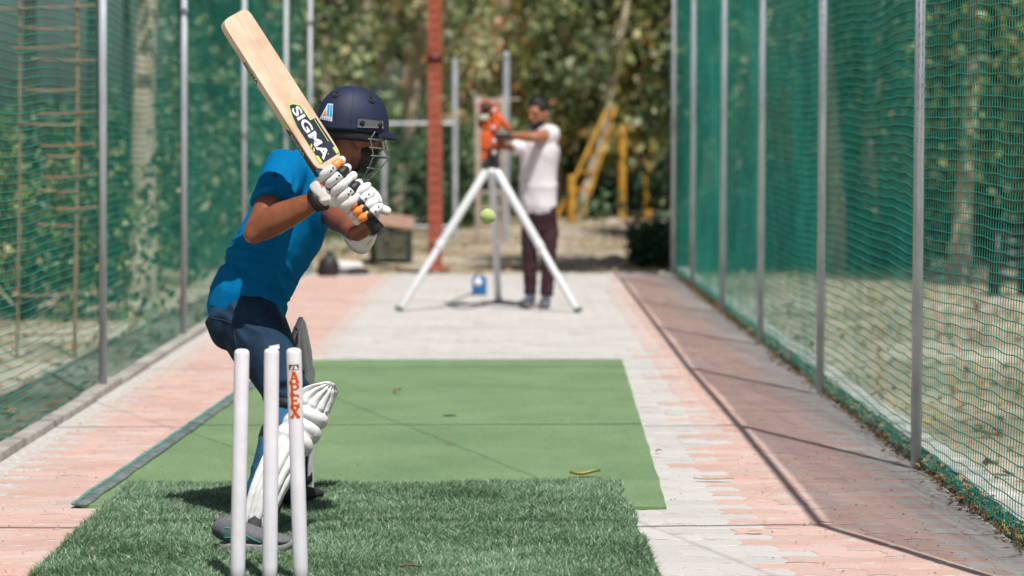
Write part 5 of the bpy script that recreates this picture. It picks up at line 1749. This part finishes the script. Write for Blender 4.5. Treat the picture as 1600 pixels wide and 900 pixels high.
mbox("side_plate", 747, 176, 752.5, 200, -.05, .12, M['blackplastic'])
mbox("cover", 766, 174, 781, 192, -.02, .10, M['orange'], .012)
mbox("lower_fin", 752, 230, 760, 250, -.06, .02, M['orange'], .01)
mbox("stay", 762, 230, 768, 248, -.02, .04, M['orange'], .01)
mbox("control_box", 774, 204, 797, 217, -.10, .04, M['blackplastic'], .008)
mbox("display", 776, 205.5, 794, 210, -.106, -.1, mat("grey_display", (.22, .26, .24), .4), .001)
mbox("label_plate", 749, 179, 764, 187, -.09, -.06, mat("pale_label", (.45, .48, .38), .5), .002)
def wheel(x, y, r, name="wheel", rm=M['redpaint']):
    c = mp_(x, y, -.03)
    b = MB(); b.torus(c, (0, 1, 0), r * .74, r * .27, 28, 10); w = b.build(name, rm, mach)
    b = MB(); b.tube([c - Vector((0, .03, 0)), c + Vector((0, .04, 0))], r * .5, 16, ref=(1, 0, 0), cap='flat'); b.build("hub", M['blackplastic'], w)
wheel(760, 168, .062); wheel(759, 205, .040, "motor", mat("grey_motor", (.35, .36, .38), .4))
b = MB(); b.tube([mp_(780, 184), mp_(794, 201)], [.030, .022], 12); b.tube([mp_(771, 176), mp_(776, 168, .03)], [.025, .02], 10)
b.build("feed_chute", M['orange'], mach)
for p in ((772, 173), (771, 200), (772, 221), (772, 239)):
    b = MB(); b.ball(mp_(*p, -.09), (.020, .02, .020), 12, 8); b.build("knob", mat("pale_knob", (.5, .45, .45), .4) if p[1] == 173 else bpy.data.materials["pale_knob"], mach)

# blue box with a white disc on the paving
bp_ = G(749, 461)
bx = empty("blue_box", bp_); tag(bx, "small blue box with a white round dial, on the paving under the tripod", "box")
b = MB(); b.box((bp_.x, bp_.y, .080), (.125, .10, .155)); b.build("case", mat("blue_plastic", (.01, .13, .36), .4, .1, 9), bx, bevel=.008)
b = MB(); b.tube([(bp_.x - .012, bp_.y - .050, .112), (bp_.x - .012, bp_.y - .058, .112)], .036, 20, ref=(1, 0, 0), cap='flat'); b.build("dial", M['whitepaint'], bx)
b = MB(); b.tube([(bp_.x - .035, bp_.y, .155), (bp_.x - .03, bp_.y, .185), (bp_.x + .03, bp_.y, .185), (bp_.x + .035, bp_.y, .155)], .006, 8, sub=3); b.build("handle", M['blackplastic'], bx)
b = MB(); b.tube([(bp_.x - .05, bp_.y, .02), G(725, 463, .006), G(700, 476, .006), G(728, 482, .006), G(765, 474, .006), G(800, 473, .006)], .005, 6, sub=5, ref=(0, 0, 1))
o = b.build("power_cable", M['black']); tag(o, "black cable looping over the paving from the small blue box", "cable")

# ------------------------------------------------------------------ man at the machine
FY = 19.45
man = empty("person", (P(840, 475, FY).x, FY, 0))
tag(man, "man in a white polo shirt and maroon trousers operating the bowling machine", "person")
def K(x, y, d=0.0): return P(x, y, FY + d)
M['skin2'] = mat("skin_tan", (0.36, 0.15, 0.075), .5, .1, 20)
M['whitecloth'] = mat("white_cotton", (0.66, 0.63, 0.66), .8, .04, 6, .3, 300, dist=.001)
M['maroon'] = mat("maroon_cloth", (0.040, 0.010, 0.020), .8, .25, 7)
FD = Vector((-.62, -.78, -.12)).normalized(); UD = Vector((-.04, 0, 1)); UD = (UD - FD * UD.dot(FD)).normalized(); LD = UD.cross(FD)
HR = Matrix((FD, LD, UD)).transposed()
hc = K(842, 178)
def HM(x, y, z): return hc + FD * x + LD * y + UD * z
b = MB()
b.ball(HM(0, 0, .015), (.098, .078, .108), rot=HR); b.ball(HM(.025, 0, -.06), (.070, .058, .062), rot=HR); b.ball(HM(.055, 0, -.10), (.03, .03, .024), rot=HR)
b.tube([HM(.092, 0, .01), HM(.112, 0, -.025), HM(.106, 0, -.034)], [.009, .014, .010], 8, ref=LD)
b.ball(HM(.085, 0, -.062), (.012, .024, .008), rot=HR)
for sg in (-1, 1):
    b.ball(HM(-.002, .080 * sg, -.005), (.020, .009, .030), rot=HR); b.ball(HM(.088, .03 * sg, .028), (.010, .022, .008), rot=HR)
b.tube([K(846, 214), K(845, 202), HM(-.01, 0, -.04)], [.062, .056, .055], 14, sub=2)
b.tube([K(842, 325), K(842, 290), K(843, 250), K(845, 222)], [(.14, .10), (.14, .10), (.17, .11), (.17, .09)], 16, ref=(.78, -.62, 0), sub=2)
sA, eA, wA = K(862, 210, -.02), K(834, 215, -.26), K(800, 212, -.16)
sB, eB, wB = K(822, 222, .12), K(806, 232, -.05), K(787, 229, -.10)
b.tube([sA, eA], [.055, .042], 12); b.tube([eA, eA.lerp(wA, .4), wA], [.042, .040, .028], 12, sub=2)
b.tube([sB, eB], [.05, .042], 12); b.tube([eB, wB], [.040, .028], 12)
def hand(b, w, d, spread, r=.0095):
    d = d.normalized(); s = Vector(spread).normalized(); n_ = d.cross(s).normalized()
    pc = w + d * .05
    b.tube([w, w + d * .045, w + d * .085], [(.030, .016), (.040, .016), (.042, .014)], 12, ref=s)
    for i, L in enumerate((.070, .080, .075, .058)):
        o_ = s * (-.030 + .020 * i); p0 = w + d * .080 + o_
        b.tube([p0, p0 + d * L * .45 + n_ * .006, p0 + d * L * .72 + n_ * .024, p0 + d * L * .78 + n_ * .044], [r, r * .95, r * .9, r * .75], 8, ref=s)
    p0 = w + d * .03 - s * .030
    b.tube([p0, p0 + d * .03 - s * .022, p0 + d * .062 - s * .024 + n_ * .012], [r * 1.25, r * 1.1, r * .85], 8, ref=s)
hand(b, wA, Vector((-1, 0.1, -.1)), (0, -.3, 1)); hand(b, wB, Vector((-1, 0, .1)), (0, -.3, 1))
kA, aA = K(857, 392, -.02), K(854, 462, .0); kB, aB = K(827, 392, .06), K(829, 460, .08)
for h0, k0, a0 in ((K(852, 332), kA, aA), (K(836, 332, .04), kB, aB)): b.tube([h0, k0, a0], [.08, .052, .040], 12, sub=2)
mbody = b.build("body", M['skin2'], man, remesh=.0075, smooth_it=2)
b = MB(); b.ball(HM(-.010, 0, .045), (.104, .086, .098), rot=HR); b.ball(HM(.02, 0, .100), (.060, .068, .036), rot=HR)
hr = b.build("hair", M['blackhair'], mbody, remesh=.007, smooth_it=2)
bm = bmesh.new(); bm.from_mesh(hr.data)
bmesh.ops.delete(bm, geom=[v for v in bm.verts if ((v.co - hc).dot(FD) > .070 and (v.co - hc).dot(UD) < .078) or (v.co - hc).dot(UD) < -.030 + .5 * max(0, (v.co - hc).dot(FD))], context='VERTS')
bm.to_mesh(hr.data); bm.free()
b = MB(); b.ball(HM(.030, 0, -.066), (.074, .062, .056), rot=HR); b.ball(HM(.058, 0, -.10), (.033, .034, .028), rot=HR)
bd = b.build("beard", M['blackhair'], mbody, remesh=.006, smooth_it=2)
bm = bmesh.new(); bm.from_mesh(bd.data)
bmesh.ops.delete(bm, geom=[v for v in bm.verts if (v.co - hc).dot(UD) > -.040 or (abs((v.co - hc).dot(LD)) < .026 and (v.co - hc).dot(UD) > -.072)], context='VERTS')
bm.to_mesh(bd.data); bm.free()
for sg in (-1, 1):
    b = MB(); b.ball(HM(.090, .030 * sg, .012), (.009, .012, .008), rot=HR); b.build("eye", M['black'], mbody)
b = MB()
b.tube([K(841, 321), K(841, 305), K(841, 270), K(843, 235), K(846, 215)], [(.168, .13), (.163, .128), (.165, .13), (.178, .128), (.155, .09)], 20, ref=(.80, -.60, 0), sub=3)
b.tube([K(858, 210), sA, sA.lerp(eA, .42)], [.085, .082, .072], 16, sub=2, cap='flat')
b.tube([sB + Vector((.03, 0, 0)), sB, sB.lerp(eB, .9), eB.lerp(wB, .35)], [.080, .072, .062, .052], 14, sub=2, cap='flat')
b.tube([K(847, 214), K(846, 203)], [.074, .066], 14, cap='flat')
sh2 = b.build("shirt", M['whitecloth'], man, remesh=.009, smooth_it=3)
displace(sh2, lambda c, n: .010 * (1 - abs(noise.noise(Vector((c.x * 5 + c.z * 3, c.y * 5, c.z * 4))))) ** 5 - .003)
b = MB(); b.box(K(842, 292, -.125), (.09, .01, .02)); b.build("pocket_trim", mat("brown_trim", (.16, .11, .10), .8), sh2)
b = MB()
b.tube([K(842, 315), K(843, 335), K(845, 352)], [(.150, .115), (.155, .12), (.12, .10)], 18, ref=(.80, -.60, 0), sub=2)
b.tube([K(853, 332), K(857, 365, -.01), kA, K(856, 430), aA], [.088, .080, .066, .056, .052], 16, sub=2, cap='flat')
b.tube([K(833, 332, .04), K(829, 365, .05), kB, K(828, 430, .07), aB], [.088, .080, .066, .056, .052], 16, sub=2, cap='flat')
tr = b.build("trousers", M['maroon'], man, remesh=.009, smooth_it=3)
displace(tr, lambda c, n: .008 * (1 - abs(noise.noise(Vector((c.x * 7, c.y * 7, c.z * 12))))) ** 5 - .002)
for hp_, tp_ in ((K(832, 470, .10), K(817, 474, -.06)), (K(853, 474, .04), K(851, 480, -.20))):
    so = shoe((hp_.x, hp_.y, 0), (hp_.x + (tp_.x - hp_.x) * 1.0, hp_.y - .20, 0), mat("blue_grey_shoe", (.05, .065, .10), .7) if "blue_grey_shoe" not in bpy.data.materials else bpy.data.materials["blue_grey_shoe"], M['sole'], man)
    for v in so.data.vertices: v.co.z -= .002

# ------------------------------------------------------------------ things at the lane end
def post_box(name, px_, Y, w, h, m, lab, cat="post", grp=None, lattice=False):
    x = P(px_, 300, Y).x
    root = empty(name, (x, Y, -.06)); tag(root, lab, cat, grp)
    b = MB()
    if lattice:
        for sx in (-1, 1):
            for sy in (-1, 1): b.box((x + sx * (w / 2 - .012), Y + sy * (w / 2 - .012), h / 2 - .06), (.024, .024, h))
        z = 0.0; k = 0
        while z < h - .2:
            for sy in (-1, 1):
                b.box((x, Y + sy * (w / 2 - .008), z + .05), (w - .03, .008, .086))
            z += .10; k += 1
    else:
        b.box((x, Y, h / 2 - .06), (w, w, h))
    b.build("shaft", m, root, bevel=.002 if not lattice else 0, smooth=False)
    b = MB(); b.box((x, Y, .0), (w * 1.9, w * 1.9, .03)); b.build("base_plate", m, root)
    return root, x
rp, rx = post_box("lattice_post", 680, 25.4, .145, 5.2, M['redpaint'], "tall red oxide steel post at the lane end", lattice=True)
b = MB(); b.box((rx, 25.4, P(680, 91, 25.4).z), (.165, .165, .075)); b.build("clamp", mat("dark_red_band", (.09, .012, .015), .6), rp)

# wire fence of grey pipes and mesh
fr = empty("wire_fence", (P(650, 300, 35).x, 35, 0)); tag(fr, "grey pipe and wire mesh fence behind the red post", "fence")
fx0, fx1 = P(470, 300, 35).x, P(712, 300, 35).x
b = MB(); b.tube([(fx0, 35, P(600, 195, 35).z), (fx1, 35, P(712, 193, 35).z)], .026, 8, ref=(0, 0, 1)); b.tube([(fx0, 35, .10), (fx1, 35, .10)], .018, 8, ref=(0, 0, 1)); b.build("rail", M['galv'], fr)
for p, t in ((480, 190), (600, 190), (711, 95)):
    b = MB(); x = P(p, 300, 35).x; b.tube([(x, 35, -.1), (x, 35, P(p, t, 35).z)], .036, 8, ref=(1, 0, 0)); b.build("post", M['galv'], fr)
b = MB(); zt = P(600, 196, 35).z; n = int((fx1 - fx0) / .075)
for i in range(n + 1):
    x = fx0 + (fx1 - fx0) * i / n; b.tube([(x, 35, .02), (x, 35, zt)], .0025, 3, cap=None)
for j in range(int(zt / .075)): b.tube([(fx0, 35, .03 + j * .075), (fx1, 35, .03 + j * .075)], .0025, 3, ref=(0, 0, 1), cap=None)
b.build("wire_mesh", mat("green_wire", (.02, .10, .07), .5), fr)

# pale ladder-like frame behind the machine
la = empty("ladder_frame", (P(768, 300, 33).x, 33, 0)); tag(la, "pale wooden ladder frame standing behind the bowling machine", "ladder")
lm = mat("weathered_wood", (.46, .36, .31), .8, .25, 9)
b = MB()
for p, t, bt in ((747, 150, 372), (786, 150, 372)): b.box((P(p, 300, 33).x, 33, (P(p, t, 33).z + 0 ) / 2 - .03), (.07, .05, P(p, t, 33).z + .06))
b.build("stile", lm, la, bevel=.004)
for y in (160, 205, 250, 277, 301, 326, 350):
    b = MB(); p = P(767, y, 33); b.box((p.x, 33, p.z), (.31, .03, .045)); b.build("rung", lm, la)
def pipe_post(px_, Y, top_py, r, m, lab, grp=None, name="pipe_post", extra=None):
    x = P(px_, 300, Y).x; root = empty(name, (x, Y, -.06)); tag(root, lab, "post", grp)
    b = MB(); z = P(px_, top_py, Y).z
    b.tube([(x, Y, -.12), (x, Y, z)], r, 12, ref=(1, 0, 0)); b.build("shaft", m, root)
    b = MB(); b.tube([(x, Y, z - .02), (x, Y, z + .015)], r * 1.15, 12, ref=(1, 0, 0)); b.build("cap", m, root)
    return root
pipe_post(791, 33, 88, .045, M['galv_dimmed'], "wide blue-grey pipe post directly behind the bowling machine's right side")
cb = empty("crossbar_frame", (P(860, 300, 37).x, 37, 0)); tag(cb, "faint grey horizontal rail frame behind the machine, above the man's arms", "frame")
b = MB()
for p in (745,): b.tube([(P(p, 300, 37).x, 37, -.1), (P(p, 300, 37).x, 37, P(p, 152, 37).z)], .022, 8, ref=(1, 0, 0))
b.build("upright", lm, cb)
b = MB(); b.tube([(P(700, 158, 37).x, 37, P(700, 158, 37).z), (P(812, 152, 37).x, 37, P(812, 155, 37).z)], .016, 8, ref=(0, 0, 1)); b.build("rail", lm, cb)

# yellow posts and climbing frame
pipe_post(972, 41.8, 208, .068, M['yellowpaint'], "yellow post with the taller free-standing shaft, under the mango tree", "yellow posts under the mango tree", "yellow_post")
pipe_post(1012, 42.3, 234, .070, M['yellowpaint'], "shorter yellow post nearest the right-hand net, under the mango tree", "yellow posts under the mango tree", "yellow_post")
cf = empty("climbing_frame", (P(900, 300, 41.5).x, 41.5, 0)); tag(cf, "yellow tubular climbing frame with two leaning side bars and rungs", "climbing frame")
a0, a1 = P(866, 332, 41.2), P(948, 172, 41.8); c0_, c1_ = P(908, 330, 41.8), P(962, 168, 42.4)
a0.z = -.05; c0_.z = -.05
for q0, q1 in ((a0, a1), (c0_, c1_)):
    b = MB(); b.tube([q0, q1], .034, 10, ref=(0, 1, 0)); b.build("side_bar", M['yellowpaint'], cf)
for t in (.12, .28, .44, .6, .76, .92):
    b = MB(); b.tube([a0.lerp(a1, t), c0_.lerp(c1_, t)], .026, 8, ref=(0, 1, .2)); b.build("rung", M['yellowpaint'], cf)
b = MB(); p = P(893, 318, 41.2); b.tube([(p.x, p.y, -.1), (p.x, p.y, P(893, 280, 41.2).z)], .075, 10, ref=(1, 0, 0)); b.build("footing_post", M['yellowpaint'], cf)

# slatted crate with sloped lid
cr_ = G(610, 412, -.06); ct = empty("wooden_crate", cr_); tag(ct, "dark green slatted crate with a sloping brown wooden lid, left of the red post", "crate")
cz = -.06; x, y = cr_.x, cr_.y + .2
S2 = FPX / cr_.y
dk = mat("dark_green_slats", (.012, .035, .028), .7, .3, 12)
b = MB()
for k in range(6): b.box((x, y - .19, cz + .045 + k * .068), (.44, .02, .038)); b.box((x - .22, y, cz + .045 + k * .068), (.02, .38, .038)); b.box((x + .22, y, cz + .045 + k * .068), (.02, .38, .038)); b.box((x, y + .19, cz + .045 + k * .068), (.44, .02, .038))
for sx in (-1, 1):
    for sy in (-1, 1): b.box((x + sx * .215, y + sy * .19, cz + .21), (.045, .045, .42))
b.build("slatted_body", dk, ct, bevel=.003)
b = MB()
rt = Matrix.Rotation(R(14), 3, 'X') @ Matrix.Rotation(R(9), 3, 'Y')
for k in range(3): b.box(Vector((x, y, cz + .49)) + rt @ Vector((0, -.17 + k * .17, 0)), (.54, .155, .028), rot=rt)
b.build("lid", mat("brown_planks", (.30, .19, .14), .8, .2, 9), ct, bevel=.004)

# kit bags left behind at the lane corner
kb = G(514, 432, 0); k1 = empty("kit_bag", kb); tag(k1, "black upright kit bag at the far left corner of the lane", "bag")
b = MB(); b.tube([kb + Vector((-.02, .1, .05)), kb + Vector((0, .1, .13)), kb + Vector((.01, .1, .21))], [(.11, .10), (.10, .09), (.04, .04)], 16, sub=3, ref=(1, 0, 0))
o = b.build("sack", mat("black_nylon", (.02, .018, .02), .6, .3, 10, .5, 20), k1); displace(o, lambda c, n: .015 * noise.noise(c * 14))
b = MB(); b.tube([kb + Vector((-.03, .08, .18)), kb + Vector((-.01, .07, .25)), kb + Vector((.03, .08, .19))], .010, 6, sub=3); b.build("strap", M['black'], k1)
kw = G(542, 430, 0); k2_ = empty("duffel_bag", kw); tag(k2_, "white and black duffel bag lying beside the black kit bag", "bag")
b = MB(); b.tube([kw + Vector((-.11, .1, .075)), kw + Vector((.11, .1, .07))], [(.065, .07)] * 2, 16); o = b.build("body", mat("white_canvas", (.55, .55, .54), .7, .1, 9), k2_); displace(o, lambda c, n: .012 * noise.noise(c * 13))
b = MB(); b.tube([kw + Vector((.03, .04, .03)), kw + Vector((.13, .04, .04)), kw + Vector((.20, .06, .02))], [(.05, .035), (.06, .045), (.02, .02)], 12, sub=2); b.tube([kw + Vector((-.14, .04, .02)), kw + Vector((.05, .02, .02))], .022, 8)
b.build("side_pocket", bpy.data.materials["black_nylon"], k2_)

# dark brush heap and stones at the far right
bh = bush("brush_heap", (P(1035, 395, 26.6).x, 26.8), .35, .3, .42, "dark heap of cut brushwood beside the far right post", cat="brushwood", n=40, per=50, size=.09, tones=(.15, .12), sigma=.07)
M['stone'] = mat("pale_stone", (.34, .29, .23), .9, .3, 8, .6, 14, dist=.02)
stl = ["long flat stone in the shade beyond the lane", "rounded pale stone left of the brush heap", "small stone near the lane's far edge", "pale stone beneath the first yellow post", "low broad stone in the middle of the yard", "small tan stone closest to the lane's right corner"]
for (x, y, s), lb in zip(((965, 408, .16), (1010, 380, .12), (985, 425, .07), (958, 350, .22), (900, 372, .18), (1030, 428, .06)), stl):
    p = G(x, y, -.06); b = MB(); b.ball((p.x, p.y, -.05), (s, s * .7, s * .38), 18, 12)
    o = b.build("stone", M['stone']); displace(o, lambda c, n: s * .25 * noise.noise(c * (1.2 / s))); tag(o, lb, "stone", "stones beyond the lane end")

# bamboo frame outside the left-hand net
bf = empty("bamboo_frame", (-3.1, 15.5, 0)); tag(bf, "rickety frame of thin brown bamboo poles tied outside the left-hand net", "frame")
BY = 15.6
for p, r in ((28, .010), (118, .014)):
    b = MB(); t = P(p + 3, -60, BY); q = P(p - 2, 560, BY); q.z = -.08
    b.tube([q, t.lerp(q, .5) + Vector((.01, 0, 0)), t], r, 8, sub=3, ref=(1, 0, 0)); b.build("pole", M['bamboo'], bf)
for (x0, x1, y, dy) in ((0, 150, 14, -6), (30, 120, 42, 3), (20, 122, 75, -4), (50, 150, 92, 2), (40, 120, 140, 0), (60, 150, 178, -5), (30, 118, 192, 3), (66, 148, 228, -4), (75, 118, 243, 0), (66, 152, 278, -6), (62, 120, 297, 2), (80, 150, 326, -3), (60, 112, 350, 3), (20, 116, 462, -4), (16, 110, 520, 2)):
    b = MB(); b.tube([P(x0, y, BY - .02), P((x0 + x1) / 2, y + dy / 2 + 2, BY - .02), P(x1, y + dy, BY - .02)], .0085, 6, sub=2, ref=(0, 1, 0)); b.build("rung", M['bamboo'], bf)

# slatted dark bin beyond the right net
db = G(1576, 462, -.06); dbr = empty("litter_bin", db); tag(dbr, "dark box-shaped litter bin beyond the right-hand net at the picture's right edge", "bin")
s = FPX / db.y; w = 46 / s; h = 100 / s
b = MB()
for sx in (-1, 1):
    for sy in (-1, 1): b.box((db.x + sx * w / 2, db.y + sy * w / 2, -.06 + h / 2), (.05, .05, h))
for k in range(4): b.box((db.x, db.y - w / 2 - .01, -.06 + h * (.3 + .18 * k)), (w, .02, h * .10)); b.box((db.x - w / 2 - .01, db.y, -.06 + h * (.3 + .18 * k)), (.02, w, h * .10))
b.build("slatted_body", M['blackplastic'], dbr)
b = MB(); b.box((db.x, db.y, -.06 + h), (w * 1.2, w * 1.2, .04)); b.build("lid", M['blackplastic'], dbr, bevel=.005)

# fallen leaves on mat and paving
def fallen(px_, py_, L, w, ang, lab, curl=.02, z=.016, mtl=None):
    c = G(px_, py_, z); b = MB(); n = 10; vs = []
    d = Vector((math.cos(ang), math.sin(ang), 0)); s = Vector((-d.y, d.x, 0))
    for i in range(n + 1):
        t = i / n; ww = w * math.sin(math.pi * min(1, t * .92 + .04)) ** .8
        up = Vector((0, 0, .004 + curl * (math.sin(t * 5 + px_) * .5 + .5) * .6))
        p = c + d * (L * (t - .5)) + up
        vs += [p - s * ww + Vector((0, 0, curl * .5)), p, p + s * ww + Vector((0, 0, curl * .4))]
    fs = []
    for i in range(n): fs += [(3 * i, 3 * i + 1, 3 * i + 4, 3 * i + 3), (3 * i + 1, 3 * i + 2, 3 * i + 5, 3 * i + 4)]
    b.add(vs, fs); o = b.build("fallen_leaf", mtl or LM[0])
    tag(o, lab, "leaf", "single fallen leaves on the lane")
LM = [mat("leaf_tan", (.42, .28, .12), .6, .4, 40, rgb2=(.55, .45, .20)), mat("leaf_brown", (.22, .10, .04), .6, .4, 40), mat("leaf_yellow", (.55, .40, .10), .6, .3, 40)]
fallen(914, 744, .125, .018, .05, "large curled yellow-brown leaf on the green matting", .022, mtl=LM[2])
fallen(1115, 751, .16, .013, -.12, "long tan leaf on the grey pavers right of the matting", .008, .006)
fallen(620, 614, .045, .020, .6, "small orange-brown leaf on the matting right of the near pad", .02, mtl=LM[1])
fallen(824, 762, .035, .010, .2, "small pinkish leaf at the back edge of the dark turf", .006, .02)
fallen(704, 695, .05, .008, .0, "thin dark leaf in the middle of the matting", .003, mtl=LM[1])
fallen(1029, 707, .03, .012, .3, "tiny brown leaf just beyond the matting's right edge", .01, .006, mtl=LM[1])
fallen(210, 736, .03, .012, .5, "small rust coloured leaf on the left pink pavers", .012, .006, mtl=LM[1])
fallen(149, 817, .03, .010, 1.2, "small brown leaf on the pink pavers left of the dark turf", .01, .006, mtl=LM[1])
fallen(1180, 832, .05, .006, .1, "thin tan leaf on the grey pavers near the long shadow", .004, .006)
fallen(640, 889, .06, .010, .1, "brown leaf lying in the dark turf right of the stumps", .01, .05, mtl=LM[1])
fallen(1290, 818, .06, .006, -.3, "thin brown twig-like leaf where two shadows cross", .004, .006, mtl=LM[1])
fallen(1540, 682, .12, .025, .1, "dry tan leaf beyond the right-hand net", .03, -.05)

def specks():
    n = 1500
    x = rng.uniform(-2.05, 1.6, n); y = rng.uniform(7, 23, n)
    xr = rng.uniform(.9, 1.68, 700); yr = rng.uniform(7, 20, 700); x = np.concatenate([x, xr]); y = np.concatenate([y, yr]); n = len(x)
    a = rng.uniform(0, 6.28, n); L = rng.uniform(.003, .013, n); w = L * rng.uniform(.2, .5, n)
    z = np.where((x > -1.5) & (x < .62) & (y < 15.2) & (y > 8.8), .017, .0045)
    d = np.stack([np.cos(a), np.sin(a), a * 0], 1); s = np.stack([-np.sin(a), np.cos(a), a * 0], 1)
    p = np.stack([x, y, z], 1)
    up = np.array([0, 0, .004])
    V = np.stack([p, p + d * L[:, None] * .5 + s * w[:, None] + up, p + d * L[:, None], p + d * L[:, None] * .5 - s * w[:, None] + up * .5], 1)
    me = np_mesh("debris", V.reshape(-1, 3), np.arange(n)[:, None] * 4 + np.arange(4)[None], "tone", np.repeat(rng.uniform(0, 1, n), 4))
    o = link_mesh("debris", me, None, False, M['dryleaf']); tag(o, "scattered crumbs of dry leaf on the paving and matting", "debris", kind="stuff")
specks()
